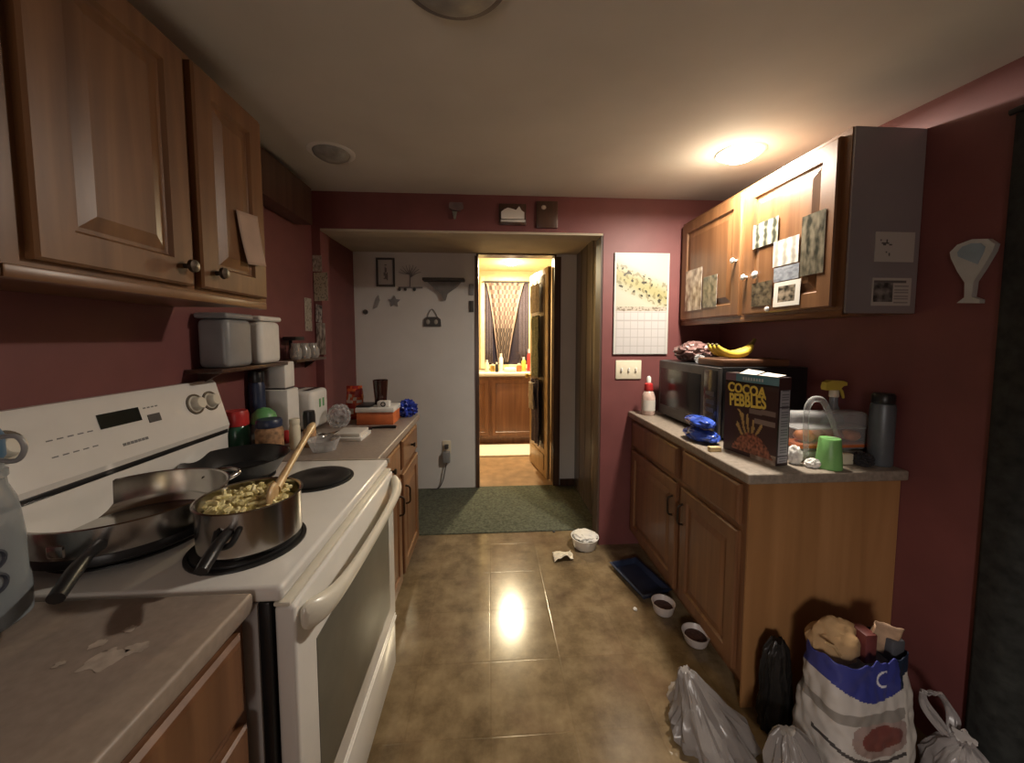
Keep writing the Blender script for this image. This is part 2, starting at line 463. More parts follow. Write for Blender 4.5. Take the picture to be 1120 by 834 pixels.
sp = obj('dried_spill', st, mat('dried_spill', (.43, .36, .30), .6, var=.2, scale=60), wt); sp['label'] = 'pale dried spill'
w2 = worktop('cluttered taupe laminate worktop beyond the range along left wall', XL + .002, -.446, 1.468, 2.347, LAM)
obj('edge_strip', MB().box(-.70, -.40, 1.4625, 1.4675, .900, .917, .001), LAME, w2)

# ---------------------------------------------------------------- range
rg = thing('electric_range', 'white freestanding electric range with pans on its cooktop', 'range', (-.74, 1.083, 0))
Y0, Y1 = .707, 1.460
b = MB().box(-1.06, -.452, Y0, Y1, .06, .884)
for x in (-1.0, -.5):
    for y in (Y0 + .06, Y1 - .06): b.cyl((x, y, 0), (x, y, .06), .018)
obj('body', b, GREYEN, rg)
obj('side_panel', MB().box(-.452, -.430, Y0 + .002, Y0 + .03, .07, .884, .003).box(-.452, -.430, Y1 - .03, Y1 - .002, .07, .884, .003).box(-.452, -.440, Y0 + .03, Y1 - .03, .07, .884), BLACK, rg)
obj('cooktop', MB().box(-1.03, -.405, Y0, Y1, .884, .917, .010, 3), ENAMEL, rg)
# oven door
dr = obj('oven_door', MB().box(-.425, -.385, Y0 + .006, Y1 - .006, .285, .872, .008, 3), ENAMEL, rg)
obj('window', MB().box(-.386, -.3835, .795, 1.372, .36, .735, .001), OVENG, dr)
h = MB()
hz = .838
h.loft([[Vector((-.385 + dx, yy, hz + dz)) for dx, dz in pr] for yy, pr in [
    (Y0 + .012, [(0, -.030), (.010, -.034), (.016, -.02), (.016, .012), (.008, .028), (0, .03)]),
    (Y0 + .05, [(0, -.036), (.030, -.040), (.046, -.028), (.050, -.002), (.036, .022), (0, .03)]),
    (Y0 + .11, [(.028, -.034), (.040, -.038), (.054, -.028), (.058, -.008), (.050, .006), (.034, .004)]),
    (Y0 + .375, [(.034, -.032), (.046, -.036), (.060, -.026), (.064, -.008), (.056, .006), (.040, .004)]),
    (Y1 - .11, [(.028, -.034), (.040, -.038), (.054, -.028), (.058, -.008), (.050, .006), (.034, .004)]),
    (Y1 - .05, [(0, -.036), (.030, -.040), (.046, -.028), (.050, -.002), (.036, .022), (0, .03)]),
    (Y1 - .012, [(0, -.030), (.010, -.034), (.016, -.02), (.016, .012), (.008, .028), (0, .03)])]])
obj('handle', h, ENAMEL2, dr, sub=2)
obj('door_lip', MB().box(-.425, -.392, Y0 + .004, Y1 - .004, .8725, .8825, .004), ENAMEL2, rg)
dw = obj('storage_drawer', MB().box(-.428, -.388, Y0 + .006, Y1 - .006, .065, .258, .006, 3), ENAMEL, rg)
obj('drawer_pull', MB().box(-.40, -.381, Y0 + .008, Y1 - .008, .262, .272, .003).box(-.40, -.384, Y0 + .008, Y1 - .008, .2755, .2825, .003), ENAMEL, rg)
# backguard
bg = obj('backguard', MB().prism([(-1.075, Y0, .917), (-1.012, Y0, .917), (-1.012, Y0, .945), (-1.024, Y0, .955), (-1.006, Y0, 1.052), (-1.002, Y0, 1.066), (-1.046, Y0, 1.228), (-1.056, Y0, 1.240), (-1.075, Y0, 1.240)], (0, Y1 - Y0, 0)), ENAMEL, rg, angle=25)
obj('vent_slot', MB().box(-1.026, -1.0045, Y0 + .005, Y1 - .005, 1.036, 1.051, .002), BLACK, rg)
obj('riser', MB().box(-1.03, -1.008, Y0 + .003, Y1 - .003, .93, 1.034, .003), ENAMEL, rg)
sl = Vector((-.044, 0, .162)).normalized(); nrm = Vector((.162, 0, .044)).normalized()
def onbg(y, t, d=0): return Vector((-1.002, y, 1.066)) + sl * t + nrm * d
def bgbox(y0, y1, t0, t1, d):
    A = [onbg(y0, t0, -.004), onbg(y1, t0, -.004), onbg(y1, t1, -.004), onbg(y0, t1, -.004)]
    return MB().prism(A, nrm * (d + .004))
dsp = obj('display', bgbox(1.02, 1.135, .094, .134, .002), DISPL, bg)
key = bgbox(1.155, 1.195, .080, .105, .002)
obj('button_pad', key, DGREY, bg)
def dash_row(y0, step, w_, n, t0, t1):
    mk = MB()
    for k in range(n):
        a, b_ = y0 + step * k, y0 + step * k + w_
        mk.prism([onbg(a, t0, .0002), onbg(b_, t0, .0002), onbg(b_, t1, .0002), onbg(a, t1, .0002)], nrm * .0006)
    obj('button_lettering', mk, GREYINK, bg)
dash_row(.90, .022, .013, 5, .055, .058); dash_row(.90, .022, .013, 5, .095, .098)
dash_row(1.06, .011, .009, 7, .035, .043); dash_row(1.15, .013, .008, 4, .125, .129)
q = nrm.to_track_quat('Z', 'Y').to_matrix().to_4x4()
for y in (1.335, 1.405, .76, .83):
    kp = onbg(y, .105)
    kn = obj('knob', MB().lathe([(.029, -.004), (.029, .003), (.024, .006), (.021, .024), (.018, .027), (0, .027)], M=q, c=kp, n=28), ENAMEL2, bg)
    obj('knob_ring', MB().lathe([(.0295, .0006), (.036, .0006), (.036, .0040), (.0295, .0048)], M=q, c=kp, n=28, cap0=False, cap1=False), mat('knob_dial_print', (.10, .075, .05), .5), kn)
for x, y, r in ((-.585, 1.262, .112), (-.565, .868, .118), (-.862, .925, .150), (-.872, 1.285, .118)):
    bn = obj('burner', MB().lathe([(r, .9165), (r, .921), (r - .008, .9225), (r - .012, .919), (0, .919)], c=(x, y, 0)), mat('burner_pan', (.02, .02, .02), .4, .2), rg)
    obj('element', MB().lathe([(r - .011, .9185), (r - .011, .9275), (r - .02, .9305), (.03, .9295), (.026, .9275), (0, .9275)], c=(x, y, 0)), mat('burner_element', (.013, .013, .014), .42), bn)

# ---------------------------------------------------------------- cookware
def rivet_handle(mb, pts, r): return mb.tube(pts, r, 12)
pan = thing('saute_pan', 'wide stainless steel saute pan on the back burner nearest the white jug', 'pan', (-.862, .925, .932))
pr, ph = .178, .085
obj('pan_body', MB().lathe([(0, .9315), (pr - .02, .9315), (pr - .004, .940), (pr, .955), (pr + .001, .9315 + ph), (pr + .005, .9335 + ph), (pr + .001, .935 + ph), (pr - .003, .9325 + ph), (pr - .004, .957), (pr - .012, .945), (pr - .022, .936), (0, .936)], c=(-.862, .925, 0), n=64), STEEL, pan)
a0 = Vector((.42, -.907, 0)).normalized(); base = Vector((-.862, .925, 0))
hd = obj('handle', MB().tube([base + a0 * (pr - .001) + Vector((0, 0, .982)), base + a0 * (pr + .04) + Vector((0, 0, .984)), base + a0 * (pr + .09) + Vector((0, 0, .978)), base + a0 * (pr + .145) + Vector((0, 0, .964))], [.012, .010, .013, .012], 12), BLACK, pan)
h2 = obj('helper_handle', MB().tube([base + Vector((.10, .145, .99)), base + Vector((.115, .19, 1.0)), base + Vector((.075, .215, 1.002)), base + Vector((.03, .20, 1.0)), base + Vector((.03, .173, .99))], .007, 10), STEEL, pan)
obj('base_disc', MB().lathe([(0, .9310), (pr - .016, .9310), (pr + .001, .942), (pr + .0015, .958), (pr + .0005, .960)], c=(-.862, .925, 0), n=64, cap1=False), BLACK, pan)
obj('rivet_plate', MB().box(-.868, -.836, .744, .752, .966, .992, .004), STEEL, pan)

pot = thing('saucepan', 'steel saucepan of macaroni on front burner with wooden spoon in it', 'pan', (-.553, .862, .932))
pr2, ph2 = .101, .105
obj('pan_body', MB().lathe([(0, .9315), (pr2 - .012, .9315), (pr2, .944), (pr2 + .001, .9315 + ph2), (pr2 + .005, .9335 + ph2), (pr2 + .001, .935 + ph2), (pr2 - .003, .9325 + ph2), (pr2 - .0035, .946), (pr2 - .014, .936), (0, .936)], c=(-.553, .862, 0), n=64), STEEL, pot)
base = Vector((-.553, .862, 0)); a0 = Vector((.16, -.98, 0)).normalized()
sd = Vector((a0.y, -a0.x, 0))
obj('handle', MB().tube([base + a0 * (pr2 - .001) + Vector((0, 0, 1.0)), base + a0 * (pr2 + .03) + Vector((0, 0, .998)), base + a0 * (pr2 + .06) + Vector((0, 0, .990)), base + a0 * (pr2 + .095) + Vector((0, 0, .978))], [.011, .010, .012, .011], 12), BLACK, pot)
obj('handle_bracket', MB().tube([base + a0 * pr2 + sd * .02 + Vector((0, 0, 1.005)), base + a0 * (pr2 + .022) + sd * .013 + Vector((0, 0, .985)), base + a0 * (pr2 + .022) - sd * .013 + Vector((0, 0, .985)), base + a0 * pr2 - sd * .02 + Vector((0, 0, 1.005))], .006, 10), BLACK, pot)
# macaroni: a heap nobody could count
mc = MB()
rnd = random.Random(3)
mc.lathe([(0, .937), (.090, .940), (pr2 - .006, .96), (pr2 - .006, 1.006), (.07, 1.019), (0, 1.025)], c=(-.553, .862, 0), n=36)
for k in range(170):
    a = rnd.uniform(0, 2 * PI); rr = (pr2 - .022) * math.sqrt(rnd.random()); zz = 1.020 + .016 * (1 - rr / pr2) + rnd.uniform(-.004, .010)
    p = Vector((-.553 + rr * math.cos(a), .862 + rr * math.sin(a), zz)); d = Vector((rnd.uniform(-1, 1), rnd.uniform(-1, 1), rnd.uniform(-.4, .4))).normalized(); e = d.orthogonal().normalized()
    mc.tube([p - d * .011, p + e * .005, p + d * .011], .0048, 6, 3)
one('macaroni', mc, PASTA, 'yellow cheesy macaroni heaped inside the steel saucepan', 'food', (-.553, .862, .937), kind='stuff')
sp = MB()
tip = Vector((-.500, .868, 1.045)); end = Vector((-.600, 1.27, 1.105))
# spoon rises out of the pot towards the far left of the range
def lerp(a, b, t): return a + (b - a) * t
sp.tube([lerp(tip, end, t) for t in (0, .25, .5, .75, .93, 1)], [.011, .009, .0085, .010, .014, .008], 12)
dv = (tip - end).normalized()
bl = bmesh.ops.create_uvsphere(sp.bm, u_segments=20, v_segments=12, radius=1)
qq = dv.to_track_quat('Z', 'X').to_matrix()
for vv in bl['verts']: vv.co = qq @ Vector((vv.co.x * .026, vv.co.y * .009, vv.co.z * .035)) + tip + dv * .024
one('wooden_spoon', sp, SPOONW, 'long pale wooden spoon standing in the saucepan of macaroni', 'spoon', tuple(tip + dv * .05))

sk = thing('skillet', 'black nonstick skillet on the back burner beside the backguard end', 'pan', (-.87, 1.30, .932))
obj('pan_body', MB().lathe([(0, .9315), (.115, .9315), (.150, .985), (.156, .988), (.152, .990), (.146, .986), (.112, .937), (0, .936)], c=(-.87, 1.30, 0), n=64), mat('nonstick', (.016, .017, .018), .28, var=.1, coat=.2), sk)
obj('helper_handle', MB().tube([(-.962, 1.175, .975), (-.985, 1.145, .985), (-.955, 1.125, .988), (-.925, 1.135, .985), (-.918, 1.158, .975)], .007), BLACK, sk)

# jug in the near corner
jg = thing('water_jug', 'cloudy plastic water jug with dark blue cap in near left corner', 'jug', (-.862, .632, .9155), 0)
jx, jy = -.862, .632
obj('jug_body', MB().lathe([(0, .9158), (.058, .9158), (.066, .923), (.067, .96), (.066, .985), (.064, .99), (.064, 1.06), (.061, 1.10), (.058, 1.125), (.05, 1.15), (.049, 1.163), (.052, 1.166), (.052, 1.176), (.048, 1.179), (.048, 1.196), (0, 1.196)], c=(jx, jy, 0), n=48), JUGP, jg)
cp = obj('cap', MB().lathe([(.049, 1.197), (.051, 1.201), (.051, 1.235), (.044, 1.252), (0, 1.254)], c=(jx, jy, 0), n=40), BLUEC, jg)
obj('carry_loop', MB().tube([(jx + .046, jy + .01, 1.235), (jx + .075, jy + .018, 1.236), (jx + .084, jy + .02, 1.215), (jx + .072, jy + .018, 1.195), (jx + .047, jy + .01, 1.20)], .004), GPLAS, cp)
obj('water', MB().lathe([(0, .918), (.056, .918), (.063, .926), (.063, .955), (0, .955)], c=(jx, jy, 0), n=40), clear('jug_water', (.10, .13, .14), .55, .05), jg)
ink = MB()
for zc in (1.002, 1.042):          # two dark printed rings on the jug wall, as on a measuring scale
    ang = R(-16)
    o = Vector((jx, jy, zc)); u = Vector((-math.sin(ang), math.cos(ang), 0)); n_ = Vector((math.cos(ang), math.sin(ang), 0))
    pts = []
    for k in range(21):
        th = 2 * PI * k / 20
        s_ = .017 * math.cos(th) / .0652
        aa = ang + s_
        pts.append((jx + .0653 * math.cos(aa), jy + .0653 * math.sin(aa), zc + .0165 * math.sin(th)))
    ink.tube(pts, .0032, 6, 0)
obj('printed_rings', ink, INK, jg)

# ---------------------------------------------------------------- left uppers
def upper_left(label, y0, y1, doors):
    t = thing('wall_cabinet', label, 'cabinet', (-.93, (y0 + y1) / 2, 1.505))
    obj('carcass', MB().box(XL + .002, -.775, y0, y1, 1.505, 2.125), OAK, t)
    obj('bottom_rail', MB().box(-.80, -.772, y0, y1, 1.497, 1.520, .003), OAKH, t)
    for a, b_, ky in doors:
        d = panel_door(t, 1, -.755, a, b_, 1.532, 2.108, OAK, fw=.06)
        obj('knob', MB().lathe([(.006, 0), (.006, .012), (.016, .018), (.015, .026), (0, .029)], n=20, M=Matrix.Rotation(R(90), 4, 'Y'), c=(-.755, ky, 1.578)), KNOB, d)
    return t
upper_left('oak wall cabinet above the range with two raised panel doors', .64, 1.335, [(.672, 1.004, .972), (1.030, 1.312, 1.078)])
upper_left('oak wall cabinet at left edge of view next to the one above range', -.2, .638, [(-.17, .20, .17), (.225, .612, .26)])
one('door_note', MB().grid(lambda u, v: Vector((-.750 + .012 * (1 - v) ** 2 * (1 - .4 * u), 1.165 + .10 * u + .025 * (1 - v), 1.625 + .155 * v + .012 * u)), 8, 12), mat('note_paper', (.36, .25, .19), .8, var=.08),
    'pale paper note taped on the oak cabinet door above the range', 'note', (-.75, 1.2, 1.63), solid=.0012)

# wall shelf with two canisters beyond the uppers
def wall_shelf(y0, y1, z, label, m=BROWNW, dep=.11):
    t = thing('wall_shelf', label, 'shelf', (XL, (y0 + y1) / 2, z))
    obj('board', MB().box(XL + .001, XL + dep, y0, y1, z, z + .014, .002), m, t)
    for y in (y0 + .06, y1 - .06): obj('bracket', MB().prism([(XL + .001, y, z), (XL + .001, y, z - .05), (XL + dep * .7, y, z)], (0, .012, 0)), m, t)
    return t
wall_shelf(1.36, 1.79, 1.272, 'dark wooden wall shelf holding two plastic canisters past the range', dep=.13)
wall_shelf(1.93, 2.27, 1.272, 'small dark wall shelf with glass jars near passage corner', dep=.10)
def canister(y, label, m, w=.075):
    t = thing('canister', label, 'canister', (-1.012, y, 1.2865))
    obj('tub', MB().box(-1.068, -.958, y - w, y + w, 1.2865, 1.470, .022, 4), m, t)
    obj('lid', MB().box(-1.072, -.954, y - w - .004, y + w + .004, 1.471, 1.492, .009, 3), m, t)
canister(1.48, 'frosted grey plastic canister on wall shelf, nearer the range', GPLAS)
canister(1.68, 'white plastic canister on wall shelf, nearer the passage', WPLAS)
one('clip_bracket', MB().box(-1.07, -1.0, 1.965, 2.06, 1.385, 1.405, .006).cyl((-1.05, 2.01, 1.2865), (-1.05, 2.01, 1.386), .008), BLACK, 'black bracket with flat head standing on small wall shelf', 'bracket', (-1.05, 2.01, 1.2865))  # black clip on the shelf, gives no light
for y, r, l in ((2.05, .036, 'clear glass jar on small wall shelf, middle one'), (2.14, .040, 'rounded clear glass jar on small wall shelf, passage end'), (1.97, .03, 'little clear glass jar on small wall shelf, range end')):
    if r == .03: r = .028
    one('glass_jar', MB().lathe([(0, 1.2865), (r * .8, 1.2865), (r, 1.30), (r, 1.335), (r * .7, 1.355), (r * .75, 1.37), (r * .65, 1.37), (r * .6, 1.353), (r * .9, 1.333), (r * .9, 1.30), (0, 1.292)], c=(-1.005, y, 0), n=28), GLASSJ, l, 'jar', (-1.005, y, 1.2865), 'glass jars on the small wall shelf')

# ---------------------------------------------------------------- printed flat things
def printed(name, o, u, v, th, fn, nu, nv, label, cat, group=None, back=(.5, .48, .45), m=None, parts=None):
    o, u, v = Vector(o), Vector(u), Vector(v); n = u.cross(v).normalized()
    mb = MB()
    A = [o, o + u, o + u + v, o + v]
    mb.loft([[p - n * th for p in A], [p - n * .0002 for p in A]]); mb.color(back)
    mb.pgrid(o, u, v, nu, nv, fn)
    return one(name, mb, m or PRINT, label, cat, tuple(o + u * .5), group, recalc=False, smooth=False)
def nz(x, y, s): return noise.noise(Vector((x, y, s)))
def mixc(a, b, t):
    t = max(0, min(1, t)); return tuple(p * (1 - t) + q * t for p, q in zip(a, b))

def cal_print(s, t):
    W = S(225, 222, 214)
    if s < .03 or s > .97: return W
    if t > .47:
        tt = (t - .47) / .53
        bgc = mixc(S(215, 212, 190), S(196, 208, 204), tt)
        band = abs(tt - (.62 - .45 * s))
        c = mixc(S(188, 182, 130), bgc, band * 4 - .2)
        n = nz(s * 16, tt * 14, 3.1)
        if band < .24 and n > .18: c = mixc(c, S(120, 105, 60), .55)
        if band < .2 and nz(s * 14, tt * 12, 9) > .36: c = S(70, 66, 50)
        return c
    if .43 < t <= .47: return S(206, 196, 178) if nz(s * 20, t * 60, 1) > -.1 else S(150, 138, 120)
    col = (s - .05) / .9 * 7; row = t / .42 * 5
    if abs(col - round(col)) < .045 or abs(row - round(row)) < .05: return S(200, 196, 192)
    return S(228, 224, 222)
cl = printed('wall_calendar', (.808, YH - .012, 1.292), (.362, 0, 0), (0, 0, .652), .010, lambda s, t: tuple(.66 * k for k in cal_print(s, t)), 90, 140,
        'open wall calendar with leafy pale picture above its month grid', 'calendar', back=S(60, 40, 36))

# switch plate under the calendar
t = thing('switch_plate', 'cream triple switch plate under the wall calendar', 'switch plate', (.914, YH - .001, 1.19))
obj('plate', MB().box(.828, 1.0, YH - .009, YH - .001, 1.128, 1.252, .004), CPLAS, t)
for k in range(3): obj('toggle', MB().box(.866 + .048 * k - .005, .866 + .048 * k + .005, YH - .021, YH - .0085, 1.180, 1.202, .002), WPLAS, t)

# notes on the corner pillar and left wall
def papery(c, seed):
    return lambda s, t: mixc(c, tuple(k * .45 for k in c), 1 if nz(s * 9, t * 14, seed) > .22 else 0)
def photo(seed, lo, hi, brd=None, bw=.08):
    def f(s, t):
        if brd and (s < bw or s > 1 - bw or t < bw or t > 1 - bw): return brd
        n = .5 + .9 * nz(s * 5, t * 5, seed) + .4 * nz(s * 12, t * 12, seed + 5)
        return mixc(lo, hi, n)
    return f
YP = YH - .004
printed('hanging_note', (-1.078, YP, 1.805), (.055, 0, 0), (0, 0, .098), .0015, photo(3, S(120, 105, 95), S(190, 180, 165)), 24, 36, 'small note pinned highest on the corner pillar', 'note', 'papers on the corner pillar')
printed('hanging_note', (-1.074, YP, 1.625), (.082, 0, .004), (0, 0, .172), .0015, papery(S(172, 160, 138), 8), 28, 48, 'larger cream note pinned second on the corner pillar', 'note', 'papers on the corner pillar')
printed('hanging_photo', (-1.070, YP, 1.50), (.036, 0, -.012), (.004, 0, .108), .0015, photo(13, S(60, 50, 50), S(200, 190, 180)), 24, 40, 'tilted small photo in the middle of the corner pillar', 'photo', 'papers on the corner pillar')
printed('hanging_photo', (-1.068, YP, 1.295), (.052, 0, 0), (0, 0, .195), .0015, photo(17, S(90, 78, 70), S(205, 195, 180)), 24, 60, 'photo strip pinned lowest on the corner pillar', 'photo', 'papers on the corner pillar')
printed('hanging_note', (XL + .003, 2.23, 1.44), (0, .082, 0), (0, 0, .195), .0015, papery(S(165, 155, 140), 21), 24, 48, 'narrow white note on left wall above the jar shelf', 'note')

# ---------------------------------------------------------------- clutter on the far left worktop
Z = .9155
def jar(name, x, y, r, zb, zt, m, lidm, lidh, label, group, dome=False):
    t = thing(name, label, 'jar', (x, y, Z), 0, group)
    obj('jar_body', MB().lathe([(0, Z), (r * .9, Z), (r, Z + .01), (r, zb - .015), (r * .85, zb), (0, zb)], c=(x, y, 0), n=32), m, t)
    pr_ = [(r * .93, zb + .0005), (r * .95, zb + .004), (r * .95, zb + lidh * .75), (r * .85, zb + lidh), (0, zb + lidh)]
    if dome: pr_ = [(r * 1.02, zb + .0005), (r * 1.04, zb + .01), (r * .9, zb + lidh * .6), (r * .5, zb + lidh * .9), (0, zb + lidh)]
    obj('lid', MB().lathe(pr_, c=(x, y, 0), n=32), lidm, t)
JG = 'jars behind the black skillet'
jar('spice_jar', -1.026, 1.535, .045, 1.045, 1.06, GREENG, REDP, .060, 'dark green jar with red lid next to the range backguard', JG)
jar('food_jar', -.972, 1.625, .048, 1.035, 1.06, GLASSJ, GREENL, .066, 'clear jar with domed green lid behind the skillet', JG, True)
jar('food_jar', -.905, 1.545, .050, 1.035, 1.05, SPECK, NAVYP, .032, 'brown flecked jar with dark blue lid behind the skillet', JG)
jar('spice_bottle', -.846, 1.625, .022, 1.025, 1.03, CPLAS, CPLAS, .024, 'slim cream bottle beside the black capped grinder', JG)
jar('pepper_mill', -.80, 1.66, .026, 1.0, 1.03, SPECK, BLACK, .075, 'black capped pepper grinder near the wooden spoon tip', JG)
jar('tall_bottle', -1.046, 1.705, .032, 1.20, 1.25, NAVYP, BLACK, .05, 'tall dark bottle by left wall beside white tall appliance', JG)
one('tomato', MB().blob((-.93, 1.72, Z + .03), (.034, .034, .031), .04, 2, 1, 3), REDP, 'red tomato beside the tall white appliance', 'tomato', (-.93, 1.72, Z))
t = thing('coffee_maker', 'tall white countertop appliance with a square top block', 'appliance', (-1.0, 1.84, Z))
obj('base', MB().box(-1.076, -.945, 1.765, 1.87, Z, 1.155, .008), WPLAS, t)
obj('top_block', MB().box(-1.074, -.958, 1.775, 1.86, 1.162, 1.285, .006), WPLAS, t)
obj('seam', MB().box(-1.07, -.962, 1.78, 1.855, 1.154, 1.163), DGREY, t)
t = thing('toaster', 'white two slot toaster against the left wall', 'toaster', (-.93, 2.02, Z))
obj('shell', MB().box(-1.072, -.905, 1.915, 2.10, Z + .008, 1.125, .022, 4), WPLAS, t)
obj('slot', MB().box(-1.045, -1.015, 1.94, 2.075, 1.1235, 1.1265), BLACK, t); obj('slot', MB().box(-.965, -.935, 1.94, 2.075, 1.1235, 1.1265), BLACK, t)
obj('lever', MB().box(-1.0, -.97, 1.900, 1.916, 1.06, 1.075, .003), BLACK, t)
lg = MB()
for yy in (1.99, 2.03): lg.box(-.9055, -.904, yy, yy + .018, 1.03, 1.075)
obj('green_mark', lg, GREENL, t)
for x in (-1.04, -.94):
    for y in (1.94, 2.07): obj('foot', MB().cyl((x, y, Z), (x, y, Z + .0095), .01), BLACK, t)
one('bread_bag', MB().blob((-.822, 2.035, Z + .055), (.055, .065, .065), .22, 2.2, 4, 4, Z, True), CLEARP, 'crumpled clear plastic bag beside the white toaster', 'bag', (-.822, 2.035, Z))
# red and orange snack pouch
def pouch_col(f):
    c_ = f.calc_center_median(); n = nz(c_.y * 40, c_.z * 34, 2.2) + nz(c_.x * 30, c_.z * 50, 8)
    return S(205, 190, 175) if n > .35 else (S(190, 85, 45) if n > -.1 else S(150, 40, 35))
pb = MB()
rings = []
for k in range(13):
    z = Z + .20 * k / 12; w_ = .052 * (1 - .12 * abs(k - 4) / 8); d_ = .030 * math.sin(PI * min(.97, (k + 1.2) / 13.5)) + .003
    rings.append([Vector((-.80 + math.cos(a) * w_ + .006 * nz(k * .4, a, 1), 2.215 + math.sin(a) * d_ + .008 * nz(a * 2, k * .5, 4), z)) for a in [2 * PI * i / 28 for i in range(28)]])
pb.loft(rings); pb.color(pouch_col)
one('snack_pouch', pb, PRINTG, 'red and orange patterned snack pouch standing behind the carton', 'pouch', (-.80, 2.215, Z))
t = thing('carton', 'low carton with orange sides and white lid by the passage', 'box', (-.635, 2.13, Z), R(4))
obj('box_base', MB().box(-.735, -.535, 2.05, 2.20, Z, .985, .003), ORANGE, t)
obj('lid', MB().box(-.74, -.53, 2.045, 2.205, .9855, 1.012, .004), WPLAS, t)
one('phone', MB().box(-.74, -.66, 2.055, 2.185, 1.0125, 1.022, .004), BLACK, 'black phone lying on the white carton lid', 'phone', (-.70, 2.12, 1.0125))
t = thing('ring_box', 'small white tin with dark ring on the carton lid', 'tin', (-.59, 2.085, 1.0125))
obj('tin_body', MB().box(-.625, -.560, 2.062, 2.108, 1.0125, 1.045, .004), WPLAS, t)
obj('dark_ring', MB().lathe([(.008, 0), (.014, 0), (.014, .002), (.008, .002)], c=(-.592, 2.0625, 1.029), M=Matrix.Rotation(R(90), 4, 'X'), n=24, cap0=False, cap1=False), BLACK, t)
one('tumbler', MB().lathe([(0, 1.0125), (.032, 1.0125), (.043, 1.155), (.041, 1.155), (.031, 1.018), (0, 1.018)], c=(-.632, 2.160, 0), n=36), BROWNG, 'dark brown glass tumbler standing on the white carton lid', 'glass', (-.632, 2.16, 1.0125))
one('plastic_wrapper', MB().blob((-.51, 2.275, Z + .045), (.058, .05, .052), .45, 2.4, 6, 4, Z, True), BLUEP, 'crumpled blue wrapper at passage end of left worktop', 'wrapper', (-.51, 2.275, Z))
one('spatula', MB().box(-.70, -.62, 1.945, 2.0, Z, Z + .004, .0015).tube([(-.625, 1.972, Z + .004), (-.56, 1.972, Z + .008), (-.50, 1.972, Z + .007)], [.006, .007, .008], 8), BLACK, 'black spatula lying in front of the orange carton', 'spatula', (-.6, 1.972, Z))
t = thing('notebook_stack', 'small stack of white papers on the left worktop', 'papers', (-.665, 1.80, Z), R(-14))
obj('lower_pad', MB().box(-.735, -.60, 1.725, 1.87, Z, Z + .018, .002), WPLAS, t)
obj('upper_pad', MB().box(-.73, -.61, 1.735, 1.865, Z + .0185, Z + .034, .002), PAPER, t)
one('glass_dish', MB().lathe([(0, Z), (.048, Z), (.066, Z + .05), (.063, Z + .05), (.046, Z + .004), (0, Z + .004)], c=(-.715, 1.605, 0), n=36), CLEARP, 'small clear glass dish at near end of far left worktop', 'dish', (-.715, 1.605, Z))
one('steel_ladle', MB().tube([(-.80, 1.78, Z + .012), (-.77, 1.86, Z + .01), (-.735, 1.95, Z + .008)], [.010, .006, .006], 8).blob((-.80, 1.765, Z + .017), (.028, .032, .016), .02, 1, 2, 3), STEEL, 'steel serving spoon lying behind the white papers', 'spoon', (-.77, 1.86, Z))

# ---------------------------------------------------------------- right run
XB = .945
def right_unit(label, y0, y1, a, b_, hy):
    t = base_unit(label, -1, XB, XR - .002, y0, y1, [(a, b_, hy)], OAKB, .065)
    return t
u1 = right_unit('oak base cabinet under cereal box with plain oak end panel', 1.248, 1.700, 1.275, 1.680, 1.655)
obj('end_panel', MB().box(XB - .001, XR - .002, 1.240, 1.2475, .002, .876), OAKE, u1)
u2 = right_unit('oak base cabinet under the microwave against the red wall', 1.701, 2.345, 1.725, 2.30, 1.755)
worktop('taupe worktop on right holding microwave and cereal box', .918, XR - .002, 1.213, 2.347, LAMR)

ur = thing('wall_cabinet', 'oak wall cabinet on right wall with photos on its doors', 'cabinet', (1.38, 1.77, 1.485))
obj('carcass', MB().box(1.262, XR - .002, 1.241, 2.345, 1.485, 2.130), OAK, ur)
obj('side_panel', MB().box(1.266, XR - .002, 1.234, 1.2405, 1.487, 2.128), SHEENG, ur)
obj('bottom_rail', MB().box(1.259, 1.285, 1.241, 2.345, 1.477, 1.500, .003), OAKH, ur)
for a, b_ in ((1.270, 1.742), (1.768, 2.325)):
    d = panel_door(ur, -1, 1.242, a, b_, 1.512, 2.112, OAK, fw=.06)
    obj('knob', MB().lathe([(.006, 0), (.006, .012), (.014, .018), (.013, .024), (0, .027)], n=20, M=Matrix.Rotation(R(-90), 4, 'Y'), c=(1.242, 1.712 if a < 1.5 else 1.795, 1.69 if a < 1.5 else 1.785)), WPLAS, d)

# photos and cards on the right doors (facing the aisle): u runs towards the camera
PG = 'photos on the right wall cabinet doors'
XD = 1.2395
def doorpic(y_far, y_near, z0, z1, fn, label, nu=40, nv=40, lean=0):
    y_far, y_near, z0, z1 = y_far * 1.033, y_near * 1.033, 1.4 + (z0 - 1.4) * 1.033, 1.4 + (z1 - 1.4) * 1.033
    return printed('door_photo', (XD, y_far, z0), (0, y_near - y_far, 0), (0, lean, z1 - z0), .0012, fn, nu, nv, label, 'photo', PG, m=PRINTG)
def strips(seed, lo, hi):
    return lambda s, t: mixc(lo, hi, .5 + .6 * math.sin(s * 19 + seed) + .5 * nz(s * 6, t * 6, seed))
doorpic(1.625, 1.480, 1.80, 1.905, strips(1, S(60, 62, 52), S(170, 168, 150)), 'striped grey photo highest on near right cabinet door')
doorpic(1.500, 1.372, 1.695, 1.80, strips(2, S(160, 155, 145), S(225, 220, 210)), 'whitish photo in the middle of near right cabinet door')
doorpic(1.362, 1.262, 1.635, 1.86, photo(5, S(48, 48, 40), S(120, 112, 95)), 'tall dark green photo nearest the grey cabinet side')
doorpic(1.492, 1.366, 1.632, 1.690, photo(6, S(120, 125, 135), S(160, 165, 172)), 'small blue grey card above the white bordered photo')
